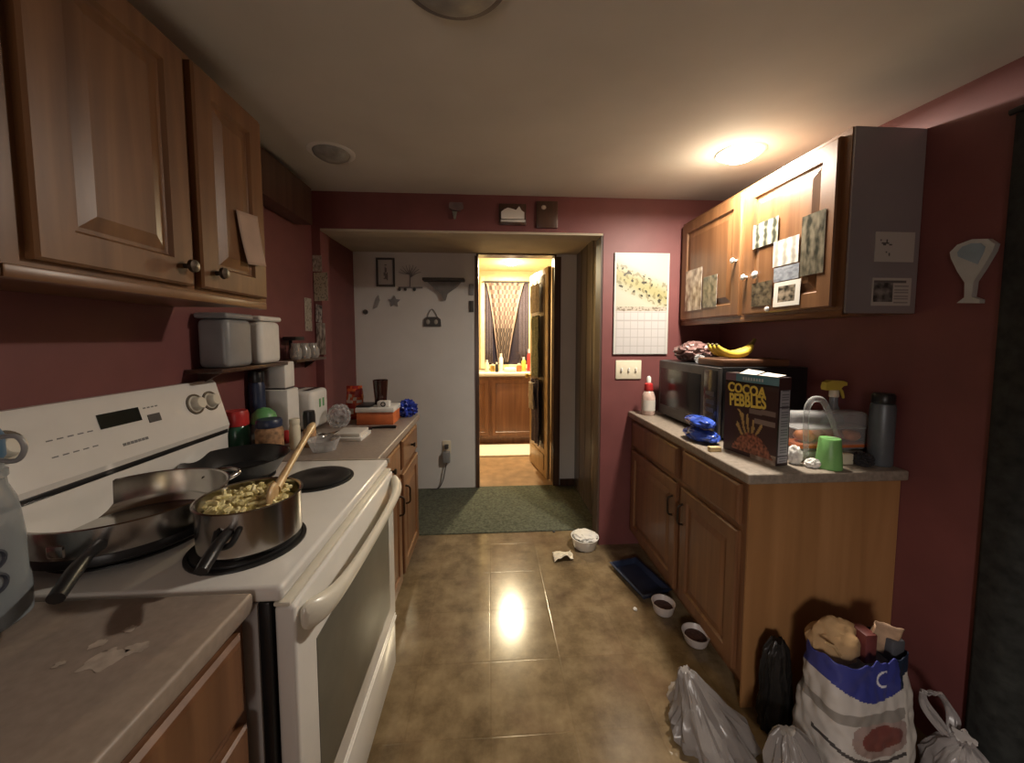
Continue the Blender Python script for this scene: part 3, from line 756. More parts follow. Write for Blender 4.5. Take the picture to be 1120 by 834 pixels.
doorpic(1.490, 1.358, 1.528, 1.628, photo(7, S(50, 48, 40), S(165, 150, 130), S(230, 226, 216), .17), 'white bordered photo lowest on near right cabinet door', lean=-.004)
doorpic(1.620, 1.500, 1.540, 1.645, photo(8, S(52, 46, 36), S(110, 98, 78)), 'dark brown photo beside the white bordered one')
doorpic(2.19, 2.02, 1.56, 1.80, photo(9, S(130, 105, 85), S(215, 195, 170)), 'pale collage photo on far right cabinet door')
doorpic(2.005, 1.88, 1.565, 1.735, photo(10, S(80, 76, 60), S(150, 135, 110)), 'greenish photo on far right cabinet door')
def magnet(x, y, z, r, label):
    one('magnet', MB().lathe([(r, 0), (r, .004), (r * .7, .009), (0, .010)], c=(XD + .0004, y, z), M=Matrix.Rotation(R(-90), 4, 'Y'), n=20), CERAM, label, 'magnet', (XD, y, z - r))
magnet(XD, 1.655, 1.692, .018, 'round white magnet above the dark brown door photo')
magnet(XD, 1.570, 1.527, .011, 'tiny white magnet under the door photos')
# two cards on the grey cabinet side
def card1(s, t):
    c_ = S(200, 196, 190)
    if (.12 < s < .42 and .2 < t < .75 and nz(s * 9, t * 9, 4) > .2): return S(90, 88, 86)
    return c_
def card2(s, t):
    W_ = S(200, 196, 190)
    if s < .05 or s > .95 or t < .07 or t > .93: return W_
    if t > .80: return S(110, 106, 104) if s < .88 else W_
    if s < .52:
        n = .5 + .9 * nz(s * 7, t * 5, 7) + .3 * nz(s * 16, t * 12, 3)
        return mixc(S(52, 52, 52), S(150, 146, 142), n) if t > .12 else W_
    if .58 < s < .92 and t < .74 and (t * 9) % 1 < .38: return S(150, 146, 144)
    return W_
YS = 1.2315
printed('hanging_card', (1.362, YS, 1.668), (.148, 0, 0), (0, 0, .104), .002, card1, 26, 20, 'white card with small marks, upper one on grey cabinet side', 'card', 'cards on the grey cabinet side')
printed('hanging_card', (1.360, YS, 1.514), (.148, 0, .0), (0, 0, .098), .002, card2, 30, 22, 'white card with dark picture, lower one on grey cabinet side', 'card', 'cards on the grey cabinet side')

# goblet shaped ornament on the right red wall
t = thing('wall_goblet', 'pale goblet shaped ornament hanging on right red wall', 'ornament', (XR, 1.078, 1.51))
yc, out = 1.078, []
prof = [(-.026, 1.512), (.030, 1.506), (.030, 1.517), (.010, 1.528), (.012, 1.575), (.030, 1.612), (.050, 1.66), (.054, 1.680), (.036, 1.700), (0, 1.708), (-.036, 1.700), (-.054, 1.680), (-.050, 1.66), (-.030, 1.612), (-.010, 1.575), (-.008, 1.528)]
obj('plaque', MB().prism([(XR - .001, yc - p, z) for p, z in prof], (-.018, 0, 0)), mat('goblet_glaze', (.50, .52, .50), .4, var=.1), t)
obj('blue_inset', MB().prism([(XR - .0185, yc - p * .62, 1.665 + (z - 1.665) * .72) for p, z in prof[5:13]], (-.002, 0, 0)), mat('goblet_blue', (.28, .37, .44), .4), t)

# charcoal curtain near the right edge
def curt(u, v):
    y = -.55 + 1.55 * u; a = u * 70
    return Vector((1.512 + .011 * math.sin(a) * (1 - .3 * v) + .006 * nz(u * 12, v * 2, 3), y + .010 * math.cos(a * .7), .02 + 2.02 * v))
t = thing('door_curtain', 'charcoal cloth curtain hanging at right edge past the goblet ornament', 'curtain', (1.492, .25, .02))
obj('cloth', MB().grid(curt, 240, 24), CURT, t, solid=.004)
obj('rod', MB().cyl((1.512, -.6, 2.05), (1.512, 1.012, 2.05), .009), BLACK, t)
obj('rod_bracket', MB().box(1.512, XR - .001, .985, .997, 2.043, 2.057), BLACK, t)

# ---------------------------------------------------------------- microwave and things on it
t = thing('microwave', 'black microwave with steel trim on the right worktop', 'microwave', (1.28, 1.93, Z))
obj('housing', MB().box(1.085, 1.50, 1.625, 2.235, Z + .012, 1.262, .006), BLACK, t)
fr = obj('door', MB().box(1.068, 1.0845, 1.628, 2.232, Z + .016, 1.259, .004), mat('microwave_trim', (.10, .095, .09), .4, .5), t)
obj('door_glass', MB().box(1.0655, 1.0678, 1.775, 2.205, Z + .075, 1.215, .0008), BLACKG, fr)
obj('control_panel', MB().box(1.0655, 1.0678, 1.640, 1.745, Z + .03, 1.245, .0008), BLACKG, t)
for k in range(4): obj('button', MB().box(1.064, 1.0657, 1.66, 1.725, 1.0 + .04 * k, 1.022 + .04 * k, .0006), DGREY, t)
for x in (1.11, 1.47):
    for y in (1.66, 2.2): obj('foot', MB().cyl((x, y, Z), (x, y, Z + .0135), .014), BLACK, t)
one('bread_pack', MB().blob((1.19, 2.06, 1.262 + .055), (.10, .11, .056), .25, 2.2, 9, 4, 1.2625, True), mat('bread_wrap', (.20, .11, .10), .4, var=.5, scale=16, coat=.3), 'wrapped bread pack on microwave behind the bananas', 'bread', (1.19, 2.06, 1.2625))
one('plastic_twist', MB().blob((1.135, 1.90, 1.285), (.022, .034, .022), .5, 2, 3, 3, 1.2625, True), CLEARP, 'twist of clear plastic film beside the bread pack', 'wrapper', (1.135, 1.90, 1.2625))
one('bread_board', MB().box(1.09, 1.42, 1.64, 1.85, 1.263, 1.297, .006), mat('board_brown', (.16, .075, .04), .5, var=.2, scale=10), 'flat brown box lying on the microwave under bananas', 'box', (1.25, 1.745, 1.263))
bunch_c = Vector((1.205, 1.745, 1.330))
bt = thing('banana_bunch', 'bunch of yellow bananas on the brown box above microwave', 'bananas', (1.205, 1.745, 1.2975))
for k in range(3):
    pts, rr = [], []
    for i in range(9):
        a = R(-70 + 140 * i / 8)
        rad = .095
        x_ = rad * math.sin(a); z_ = rad * (1 - math.cos(a)) * .75
        off = (k - 1) * .034 * (1 - (i / 8) ** 1.5 * .75)
        pts.append((1.202 + x_ * (1.0), 1.745 + off - x_ * .18, 1.3165 + z_ + .0006 * k)); rr.append(.0185 * (min(1, .35 + i * .4) if i < 3 else (1 if i < 7 else (.7 if i == 7 else .34))))
    b1 = obj('banana', MB().tube(pts, rr, 10), BANANA, bt)
    obj('tip', MB().blob(pts[0], (.008, .008, .008), 0, 1, 0, 2), BANTIP, b1)
obj('stem', MB().tube([(1.285, 1.73, 1.362), (1.30, 1.728, 1.378), (1.306, 1.727, 1.395)], [.013, .009, .008], 8), BANTIP, bt)

# soap bottle
t = thing('dish_soap', 'red and white soap bottle at far end of right worktop', 'bottle', (1.0, 2.225, Z))
obj('bottle_body', MB().lathe([(0, Z), (.036, Z), (.04, Z + .01), (.04, 1.03), (.03, 1.06), (.014, 1.075), (0, 1.075)], c=(1.0, 2.225, 0), n=28), mat('soap_cream', (.55, .40, .34), .3, var=.35, scale=30), t)
obj('wrap_label', MB().lathe([(.0405, .945), (.0412, .945), (.0412, 1.012), (.0405, 1.012)], c=(1.0, 2.225, 0), n=28, cap0=False, cap1=False), PAPER, t)
obj('collar', MB().lathe([(.026, 1.068), (.028, 1.074), (.024, 1.112), (.014, 1.118), (0, 1.118)], c=(1.0, 2.225, 0), n=24), REDP, t)
obj('cap', MB().lathe([(.013, 1.1185), (.013, 1.150), (.006, 1.160), (0, 1.160)], c=(1.0, 2.225, 0), n=20), WPLAS, t)
# blue packs
def pack(c, sc, seed, label, rz):
    one('snack_pack', MB().blob(c, sc, .16, 1.9, seed, 4, c[2] - sc[2] * .92, True, Matrix.Rotation(rz, 3, 'Z')), mat('blue_wrapper' + str(seed), (.045, .10, .50), .2, var=.7, scale=22, coat=.5), label, 'pack', (c[0], c[1], c[2] - sc[2] * .92), 'blue packs beside the cereal box')
pack((.992, 1.635, Z + .030), (.056, .092, .030), 3, 'crumpled blue snack pack lying directly on right worktop', R(14))
pack((.990, 1.645, Z + .090), (.048, .082, .026), 5, 'crumpled blue snack pack lying on top of another blue pack', R(6))
one('paper_cup', MB().lathe([(0, Z), (.018, Z), (.025, Z + .095), (.023, Z + .095), (.016, Z + .003), (0, Z + .003)], c=(1.065, 1.535, 0), n=24), WPLAS, 'small white paper cup between blue packs and cereal box', 'cup', (1.065, 1.535, Z)) if False else None
one('butter_pat', MB().box(.935, .985, 1.468, 1.492, Z, Z + .020, .003), mat('butter', (.66, .50, .26), .5), 'small block of butter at worktop edge by cereal box', 'butter', (.96, 1.48, Z))

# cereal box
cA, cB = Vector((1.026, 1.520, Z)), Vector((1.077, 1.288, Z))
uu = (cB - cA); Wd = uu.length; un = uu.normalized(); nn = Vector((un.y, -un.x, 0))   # nn faces the aisle
if nn.x > 0: nn = -nn
BH, BD = .335, .060
cb = thing('cereal_box', 'dark brown cereal box with yellow lettering at worktop corner', 'box', tuple((cA + cB) / 2))
def cer_front(s, t):
    dk = (.042, .017, .017)
    if t > .90: return (S(190, 205, 210) if (.925 < t < .965 and .34 < s < .74 and int(s * 60) % 3 < 2) else mixc(S(88, 150, 165), S(140, 160, 175), .2 + .5 * nz(s * 4, t * 4, 1))) if s > .22 else S(130, 105, 118)
    if t > .885: return S(20, 12, 12)
    # grey ribbons under the lettering
    if .50 < s < .97 and abs(t - (.535 + .05 * s)) < .030: return S(124, 110, 104)
    if .60 < s < .97 and abs(t - (.460 + .00 * s)) < .030: return S(132, 118, 110)
    # heap of cocoa cereal with a milk splash
    hp = .30 - 1.6 * (s - .56) ** 2
    if t < hp and s > .18 and t > .05: return mixc(S(66, 32, 24), S(165, 102, 78), .5 + .9 * nz(s * 26, t * 30, 5))
    if t < .11 and s > .55: return mixc(S(110, 88, 74), S(170, 155, 140), .5 + nz(s * 12, t * 12, 2))
    # tan splash streaks fanning from the heap
    dx, dy = s - .52, t - .18; a = math.atan2(dy, dx); r_ = math.hypot(dx, dy)
    if r_ < .30 + .12 * nz(a * 3, 1, 2) + (.08 if a > 1.7 else 0) and .7 < a < 2.8 and math.sin(a * 15 + 1 + 4 * nz(s * 4, t * 4, 6)) > .2 - (.4 - r_): return mixc(S(140, 112, 70), S(196, 168, 104), r_ * 2.2)
    return dk
mb = MB()
up = Vector((0, 0, 1))
mb.loft([[p for p in (cA - nn * BD, cA - nn * .0005, cB - nn * .0005, cB - nn * BD)], [p + up * BH for p in (cA - nn * BD, cA - nn * .0005, cB - nn * .0005, cB - nn * BD)]])
mb.color((.034, .016, .018))
mb.pgrid(cA, uu, up * BH, 60, 84, cer_front)
def cer_side(s, t):
    if t > .86: return S(70, 44, 44)
    if s < .16 or s > .90: return S(46, 28, 32)
    if t < .035: return S(46, 28, 32)
    if t > .10 and t < .115: return S(60, 50, 60)
    if abs(t - .66) < .006: return S(70, 62, 72)
    return S(120, 120, 128) if (t * 40) % 1 < .3 and .25 < s < .85 else S(172, 172, 180)
mb.pgrid(cB + nn * .0 + un * .0004, -nn * BD, up * BH, 14, 70, cer_side)
def cer_top(s, t): return S(90, 120, 130) if .15 < s < .85 else S(120, 120, 120)
obj('box_body', mb, PRINT, cb, recalc=False, smooth=False)
# open top flaps
fl = MB(); A, B = cA + up * (BH + .0008), cB + up * (BH + .0008)
fl.loft([[A + uu * .28, A + uu * .60, A + uu * .60 - nn * .045 + up * .012, A + uu * .28 - nn * .045 + up * .016], [p + up * .0012 for p in (A + uu * .28, A + uu * .60, A + uu * .60 - nn * .045 + up * .012, A + uu * .28 - nn * .045 + up * .016)]])
fl.loft([[A + uu * .64, A + uu * .97, A + uu * .97 - nn * .045 + up * .006, A + uu * .64 - nn * .045 + up * .010], [p + up * .0012 for p in (A + uu * .64, A + uu * .97, A + uu * .97 - nn * .045 + up * .006, A + uu * .64 - nn * .045 + up * .010)]])
obj('top_flap', fl, PAPER, cb)
# lettering, tilted upwards a little like on the box
def face_M(s, t, tilt, off=.0008):
    o = cA + uu * s + up * (BH * t) + nn * off
    M = Matrix.Identity(4)
    ex = un; ez = nn; ey = up
    M.col[0] = (*ex, 0); M.col[1] = (*ey, 0); M.col[2] = (*ez, 0); M.col[3] = (*o, 1)
    return M @ Matrix.Rotation(tilt, 4, 'Z')
lt = obj('lettering', text_mb('COCOA', .066, face_M(.42, .810, R(-2)) @ Matrix.Diagonal((.70, .82, 1, 1)), bold=.0022), YELLOWT, cb, smooth=False)
obj('lettering', text_mb('PEBBLES', .078, face_M(.45, .672, R(4)) @ Matrix.Diagonal((.60, .92, 1, 1)), bold=.0022), YELLOWT, cb, smooth=False)

# clear clamshell with food, arch handle
t = thing('food_tray', 'clear plastic food container of orange and peach food behind green cup', 'container', (1.36, 1.38, Z))
obj('shell', MB().box(1.205, 1.512, 1.336, 1.426, Z + .034, 1.105, .026, 4), CLEARP, t)
obj('lid_rim', MB().box(1.200, 1.517, 1.332, 1.429, 1.040, 1.046, .002), CLEARP, t)
obj('orange_band', MB().box(1.2045, 1.5125, 1.3355, 1.4265, Z + .048, Z + .066, .006), ORANGE, t)
obj('base_tray', MB().box(1.225, 1.492, 1.345, 1.418, Z, Z + .0335, .004), WPLAS, t)
for k, (x, y, r, m_, zz) in enumerate(((1.27, 1.380, .036, ORANGEF, .068), (1.38, 1.380, .040, TANF, .068), (1.465, 1.380, .034, ORANGEF, .068), (1.325, 1.385, .034, TANF, .068))):
    one('sweet_roll', MB().blob((x, y, Z + zz + r * .62), (r * 1.1, r * .95, r * .72), .15, 2, k + 1, 3, Z + zz), m_, ['orange roll inside the clear container, nearest the tissue', 'peach roll inside the clear container behind the green cup', 'orange roll inside the clear container, nearest the thermos', 'peach roll inside the clear container, second from the cereal box'][k], 'food', (x, y, Z + zz), 'rolls in the clear container')
one('plastic_carrier', MB().tube([(1.225, 1.316, Z + .001), (1.215, 1.316, 1.10), (1.230, 1.316, 1.155), (1.262, 1.316, 1.165), (1.292, 1.316, 1.14), (1.34, 1.316, 1.03), (1.36, 1.316, Z + .001)], [.008, .010, .011, .012, .011, .008, .007], 10), CLEARP, 'clear plastic arch handle standing next to the cereal box', 'handle', (1.29, 1.316, Z))
one('orange_packet', MB().box(1.215, 1.50, 1.33, 1.345, .972, .992, .003).box(1.215, 1.50, 1.33, 1.345, Z, .972, .003), ORANGE, 'x', 'packet', (1.35, 1.337, Z)) if False else None
# spray bottle
t = thing('spray_bottle', 'spray bottle with yellow trigger head behind clear container', 'spray bottle', (1.482, 1.472, Z), R(0))
sx, sy = 1.482, 1.474
obj('bottle_body', MB().lathe([(0, Z), (.036, Z), (.04, Z + .008), (.04, 1.03), (.032, 1.07), (.016, 1.11), (.014, 1.145), (0, 1.145)], c=(sx, sy, 0), n=32), JUGP, t)
obj('collar', MB().lathe([(.0165, 1.1455), (.018, 1.15), (.017, 1.175), (0, 1.175)], c=(sx, sy, 0), n=24), CPLAS, t)
hd = obj('spray_head', MB().prism([(sx - .050, sy - .013, 1.188), (sx - .046, sy - .013, 1.176), (sx + .012, sy - .013, 1.1755), (sx + .03, sy - .013, 1.193), (sx + .046, sy - .013, 1.196), (sx + .046, sy - .013, 1.208), (sx + .03, sy - .013, 1.215), (sx - .025, sy - .013, 1.218), (sx - .045, sy - .013, 1.208)], (0, .026, 0)), YELLOW, t)
obj('trigger', MB().tube([(sx + .018, sy, 1.188), (sx + .034, sy, 1.168), (sx + .044, sy, 1.140)], [.006, .007, .005], 8), YELLOW, hd)
# thermos
t = thing('thermos', 'slate grey insulated bottle with black lid by red wall', 'bottle', (1.493, 1.285, Z))
obj('bottle_body', MB().lathe([(0, Z), (.034, Z), (.037, Z + .006), (.037, 1.135), (.034, 1.15), (.028, 1.153), (0, 1.153)], c=(1.493, 1.285, 0), n=36), THERM, t)
obj('lid', MB().lathe([(.033, 1.1535), (.034, 1.157), (.034, 1.182), (.029, 1.190), (0, 1.190)], c=(1.493, 1.285, 0), n=32), BLACK, t)
one('dark_cloth', MB().blob((1.420, 1.280, Z + .022), (.032, .030, .026), .3, 2.4, 5, 4, Z, True), mat('charcoal_rag', (.02, .018, .02), .9, var=.3, bump=.4), 'crumpled dark rag beside the thermos', 'rag', (1.415, 1.29, Z))
one('snack_box', MB().box(1.325, 1.39, 1.288, 1.314, Z, Z + .04, .002), CPLAS, 'small pale box between green cup and dark rag', 'box', (1.357, 1.301, Z))
one('cup', MB().lathe([(.040, Z), (.041, Z + .004), (.033, Z + .108), (.0305, Z + .112), (.026, Z + .108), (0, Z + .107)], c=(1.267, 1.265, 0), n=40), GREENP, 'bright green plastic cup standing upside down at worktop edge', 'cup', (1.267, 1.265, Z))
one('plate', MB().lathe([(0, Z), (.045, Z), (.068, Z + .007), (.068, Z + .009), (.045, Z + .003), (0, Z + .003)], c=(1.192, 1.292, 0), n=40), CERAM, 'white saucer under the crumpled tissue', 'saucer', (1.192, 1.292, Z)) if False else None
one('tissue', MB().blob((1.175, 1.315, Z + .033), (.024, .024, .036), .2, 1.6, 11, 4, Z, True), TISSUE, 'upright crumpled white tissue beside the cereal box', 'tissue', (1.175, 1.315, Z), 'crumpled tissues')
one('tissue', MB().blob((1.210, 1.272, Z + .014), (.028, .020, .018), .2, 1.6, 15, 4, Z, True), TISSUE, 'flat crumpled white tissue next to the green cup', 'tissue', (1.21, 1.272, Z), 'crumpled tissues')

# ---------------------------------------------------------------- header ornaments
YO = YH - .001
t = thing('wall_plaque', 'white peaked plaque at the centre of the header above the opening', 'plaque', (.147, YO, 2.10))
obj('backing', MB().box(.065, .235, YO - .012, YO, 2.105, 2.235, .004), BROWNW, t)
obj('white_relief', MB().prism([(x, YO - .013, z) for x, z in [(.078, 2.137), (.222, 2.137), (.222, 2.178), (.205, 2.190), (.190, 2.215), (.170, 2.192), (.150, 2.198), (.120, 2.205), (.098, 2.195), (.078, 2.18)]], (0, -.012, 0)), WPLAS, t)
obj('ledge', MB().box(.075, .228, YO - .03, YO - .0125, 2.118, 2.131, .002), WPLAS, t)
t = thing('wall_bracket', 'small grey plaque on the left of the header above the opening', 'plaque', (-.20, YO, 2.14))
obj('bowl', MB().prism([(x, YO, z) for x, z in [(-.245, 2.20), (-.24, 2.232), (-.16, 2.232), (-.155, 2.20), (-.18, 2.185), (-.22, 2.185)]], (0, -.02, 0)), mat('plaque_grey', (.18, .13, .13), .6, var=.2), t)
obj('drop', MB().prism([(x, YO, z) for x, z in [(-.225, 2.180), (-.195, 2.180), (-.205, 2.135), (-.215, 2.135)]], (0, -.016, 0)), mat('plaque_green', (.20, .19, .16), .6), t)
t = thing('wall_plaque', 'dark square plaque on header nearest the calendar', 'plaque', (.37, YO, 2.10))
obj('board', MB().box(.30, .435, YO - .014, YO, 2.09, 2.255, .003), BROWNW, t)
obj('pale_dot', MB().blob((.345, YO - .014, 2.215), (.016, .006, .014), 0, 1, 0, 2), mat('dot_tan', (.4, .33, .28), .6), t)

# ---------------------------------------------------------------- white passage wall
YQ = YW - .001
t = thing('picture_frame', 'dark framed small picture on the white passage wall', 'picture', (-.91, YQ, 1.85))
f = MB()
for a in ((-.99, -.974, 1.85, 2.10), (-.846, -.83, 1.85, 2.10), (-.974, -.846, 1.85, 1.866), (-.974, -.846, 2.084, 2.10)): f.box(a[0], a[1], YQ - .018, YQ, a[2], a[3], .002)
obj('frame', f, DGREY, t)
pm = MB(); pm.loft([[(-.974, YQ - .004, 1.866), (-.846, YQ - .004, 1.866), (-.846, YQ - .004, 2.084), (-.974, YQ - .004, 2.084)], [(x, YQ - .001, z) for x, z in ((-.974, 1.866), (-.846, 1.866), (-.846, 2.084), (-.974, 2.084))]]); pm.color(S(190, 185, 182))
pm.pgrid((-.974, YQ - .0045, 1.866), (.128, 0, 0), (0, 0, .218), 14, 22, lambda s, u: S(120, 116, 116) if abs(s - .5) < .22 * (1 - u) and .2 < u < .8 and nz(s * 9, u * 9, 3) > -.2 else S(196, 192, 188))
obj('picture', pm, PRINT, t, recalc=False, smooth=False)
t = thing('wire_tree', 'faint grey wire tree ornament between picture frame and corner shelf', 'ornament', (-.69, YQ, 1.84))
wm = MB()
wm.tube([(-.70, YQ - .008, 1.85), (-.698, YQ - .008, 1.93), (-.70, YQ - .008, 2.0)], .005, 6)
for k in range(9):
    a = R(20 + 17.5 * k); wm.tube([(-.70, YQ - .008, 1.93 + .004 * k), (-.70 + .06 * math.cos(a), YQ - .008, 1.95 + .05 * math.sin(a)), (-.70 + .105 * math.cos(a), YQ - .010, 1.945 + .10 * math.sin(a))], [.004, .003, .002], 5)
obj('branches', wm, GREYW, t)
obj('base_bar', MB().box(-.80, -.59, YQ - .012, YQ, 1.838, 1.850), GREYW, t)
for x in (-.79, -.74, -.66): obj('charm', MB().blob((x, YQ - .012, 1.828), (.014, .007, .016), 0, 1, 0, 2), DGREY, t)
t = thing('corner_shelf', 'dark grey triangular wall shelf beside the bathroom doorway', 'shelf', (-.395, YQ, 1.73))
obj('top_board', MB().box(-.575, -.215, YQ - .11, YQ, 1.895, 1.918, .004), DGREY, t)
obj('bracket', MB().prism([(-.545, YQ, 1.893), (-.245, YQ, 1.893), (-.29, YQ, 1.85), (-.37, YQ, 1.79), (-.385, YQ, 1.735), (-.405, YQ, 1.735), (-.42, YQ, 1.79), (-.50, YQ, 1.85)], (0, -.045, 0)), mat('shelf_grey', (.20, .185, .175), .6, var=.15), t)
t = thing('hanging_plaque', 'small dark hanging plaque with wire loop under the triangular shelf', 'plaque', (-.508, YQ, 1.495))
obj('plaque_board', MB().prism([(x, YQ, z) for x, z in [(-.585, 1.50), (-.43, 1.50), (-.435, 1.565), (-.46, 1.585), (-.555, 1.585), (-.58, 1.565)]], (0, -.015, 0)), DGREY, t)
obj('wire_loop', MB().tube([(-.55, YQ - .007, 1.585), (-.535, YQ - .007, 1.625), (-.508, YQ - .007, 1.655), (-.48, YQ - .007, 1.625), (-.465, YQ - .007, 1.585)], .004, 6), GREYW, t)
for x in (-.545, -.475): obj('pale_oval', MB().blob((x, YQ - .0155, 1.54), (.018, .004, .022), 0, 1, 0, 2), mat('oval_tan', (.35, .32, .28), .6), t)
def little(name, pts, label, m=GREYW):
    one(name, MB().prism([(x, YQ, z) for x, z in pts], (0, -.010, 0)), m, label, 'ornament', (sum(p[0] for p in pts) / len(pts), YQ, min(p[1] for p in pts)))
def star(cx, cz, r): return [(cx + (r if k % 2 == 0 else r * .5) * math.sin(PI * k / 5), cz + (r if k % 2 == 0 else r * .5) * math.cos(PI * k / 5)) for k in range(10)]
little('hanging_star', star(-.84, 1.72, .055), 'grey star ornament under the framed picture')
little('hanging_leaf', [(-1.02, 1.655), (-.99, 1.67), (-.965, 1.73), (-.975, 1.775), (-.995, 1.74)], 'faint leaf ornament between the dark dot and star', mat('leaf_grey', (.36, .34, .33), .6))
little('hanging_dot', [(-1.093 + .022 * math.cos(a), 1.627 + .022 * math.sin(a)) for a in [2 * PI * k / 12 for k in range(12)]], 'small dark dot ornament near the left corner of white wall', DGREY)
for z, l in ((1.83, 'upper thermostat shaped grey plate beside the bathroom door casing'), (1.68, 'lower dark grey plate beside the bathroom door casing')):
    one('wall_plate', MB().box(-.178, -.138, YQ - .014, YQ, z - .05, z + .05, .004), GREYW if z > 1.8 else DGREY, l, 'plate', (-.158, YQ, z - .05))
t = thing('wall_outlet', 'white outlet low on passage wall with plug and cord', 'outlet', (-.388, YQ, .26))
obj('plate', MB().box(-.432, -.355, YQ - .007, YQ, .335, .455, .003), CPLAS, t)
pg = obj('adapter', MB().box(-.425, -.36, YQ - .05, YQ - .0075, .26, .36, .006), GPLAS, t)
obj('upper_plug', MB().box(-.41, -.375, YQ - .035, YQ - .0075, .385, .425, .005), DGREY, t)
obj('cord', MB().tube([(-.392, YQ - .03, .262), (-.41, YQ - .035, .18), (-.43, YQ - .03, .09), (-.47, YQ - .03, .022), (-.54, YQ - .035, .013)], .005, 6), DGREY, t)

# ---------------------------------------------------------------- bathroom seen through the door
# window with swagged checkered curtain
W0, W1, WZ0, WZ1 = -.06, .56, 1.02, 2.19
wn = thing('window_1', 'bathroom window with pale checkered curtain gathered to a point', 'window', ((W0 + W1) / 2, 5.198, WZ0)); wn['kind'] = 'structure'
cs = MB()
for a in ((W0 - .06, W0, WZ0 - .06, WZ1 + .06), (W1, W1 + .06, WZ0 - .06, WZ1 + .06), (W0, W1, WZ1, WZ1 + .06), (W0, W1, WZ0 - .06, WZ0)): cs.box(a[0], a[1], 5.17, 5.199, a[2], a[3], .004)
obj('window_frame', cs, mat('cream_casing', (.78, .66, .40), .5), wn)
obj('window_pane', MB().box(W0, W1, 5.185, 5.197, WZ0, WZ1), WINDG, wn)
ct = thing('checkered_curtain', 'pale checkered curtain tapering downwards over bathroom window', 'curtain', (.25, 5.15, 1.05))
def cpos(u, v):
    w_ = .27 - .20 * (1 - v) ** .75
    return Vector((.225 + (u - .5) * 2 * w_ - .03 * (1 - v), 5.140 + .018 * math.sin(u * 30), 1.06 + 1.10 * v))
cm = MB(); cm.grid(cpos, 60, 56)
idx = [0]
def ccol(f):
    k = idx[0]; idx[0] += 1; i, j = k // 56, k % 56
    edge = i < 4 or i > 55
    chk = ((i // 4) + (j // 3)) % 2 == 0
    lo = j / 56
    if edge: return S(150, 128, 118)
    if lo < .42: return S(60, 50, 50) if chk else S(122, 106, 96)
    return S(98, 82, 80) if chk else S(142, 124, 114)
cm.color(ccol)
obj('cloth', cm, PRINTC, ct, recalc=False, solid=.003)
sd = MB()
for x0, x1 in ((W0 + .004, .05), (.42, W1 - .004)):
    sd.grid(lambda u, v, x0=x0, x1=x1: Vector((x0 + (x1 - x0) * u, 5.162 + .008 * math.sin(u * 18), 1.04 + 1.13 * v)), 16, 6)
obj('dark_side_panel', sd, CLOTHN, ct, solid=.003)
obj('curtain_rod', MB().cyl((W0 - .03, 5.145, 2.175), (W1 + .03, 5.145, 2.175), .009), DGREY, ct)
# vanity
t = thing('vanity_cabinet', 'brown vanity cabinet with white top in the bathroom', 'cabinet', (.1, 4.95, 0))
obj('carcass', MB().box(-.78, .64, 4.72, 5.16, .09, .90).box(-.78, .64, 4.78, 5.16, 0, .09), VANW, t)
for a, b_ in ((-.30, -.01), (.03, .60), (-.76, -.34)):
    r_ = []
    for ins, d in [(0, .016), (0, .004), (.004, 0), (.05, 0), (.056, .008), (.09, .002)]:
        r_.append([(a + ins, 4.704 + d, .12 + ins), (b_ - ins, 4.704 + d, .12 + ins), (b_ - ins, 4.704 + d, .86 - ins), (a + ins, 4.704 + d, .86 - ins)])
    obj('door', MB().loft(r_), VANW, t, angle=15)
obj('top', MB().box(-.79, .66, 4.69, 5.165, .901, .945, .008), CERAM, t)
BT = .9455
for k, (x, y, r, h_, m_, l) in enumerate(((-.03, 4.86, .025, .16, CPLAS, 'cream bottle at left end of the bathroom vanity'), (.045, 4.92, .03, .10, BRASS, 'squat amber jar on the bathroom vanity'), (.10, 4.84, .022, .13, BLACK, 'black bottle near the middle of the bathroom vanity'),
        (.16, 4.95, .028, .24, WPLAS, 'tall white bottle on the bathroom vanity under curtain point'), (.40, 4.88, .035, .11, ORANGE, 'orange tub on the bathroom vanity'), (.47, 4.95, .03, .19, YELLOW, 'yellow bottle on the bathroom vanity'), (.545, 4.93, .032, .30, REDP, 'tall red bottle at right end of the bathroom vanity'))):
    t = thing('toiletry_bottle', l, 'bottle', (x, y, BT), 0, 'bottles on the bathroom vanity')
    obj('bottle_body', MB().lathe([(0, BT), (r, BT), (r, BT + h_ * .72), (r * .5, BT + h_ * .82), (0, BT + h_ * .82)], c=(x, y, 0), n=20), m_, t)
    obj('cap', MB().lathe([(r * .55, BT + h_ * .821), (r * .55, BT + h_), (0, BT + h_)], c=(x, y, 0), n=16), WPLAS, t)
one('folded_towel', MB().box(.20, .36, 4.80, 4.94, BT, BT + .055, .02, 3), MATW, 'small folded towel on the bathroom vanity', 'towel', (.28, 4.87, BT))
one('bath_mat', MB().box(-.45, .60, 4.22, 4.66, .0005, .022, .008), MATW, 'white bath mat on bathroom floor before the vanity', 'mat', (.1, 4.44, .0005))
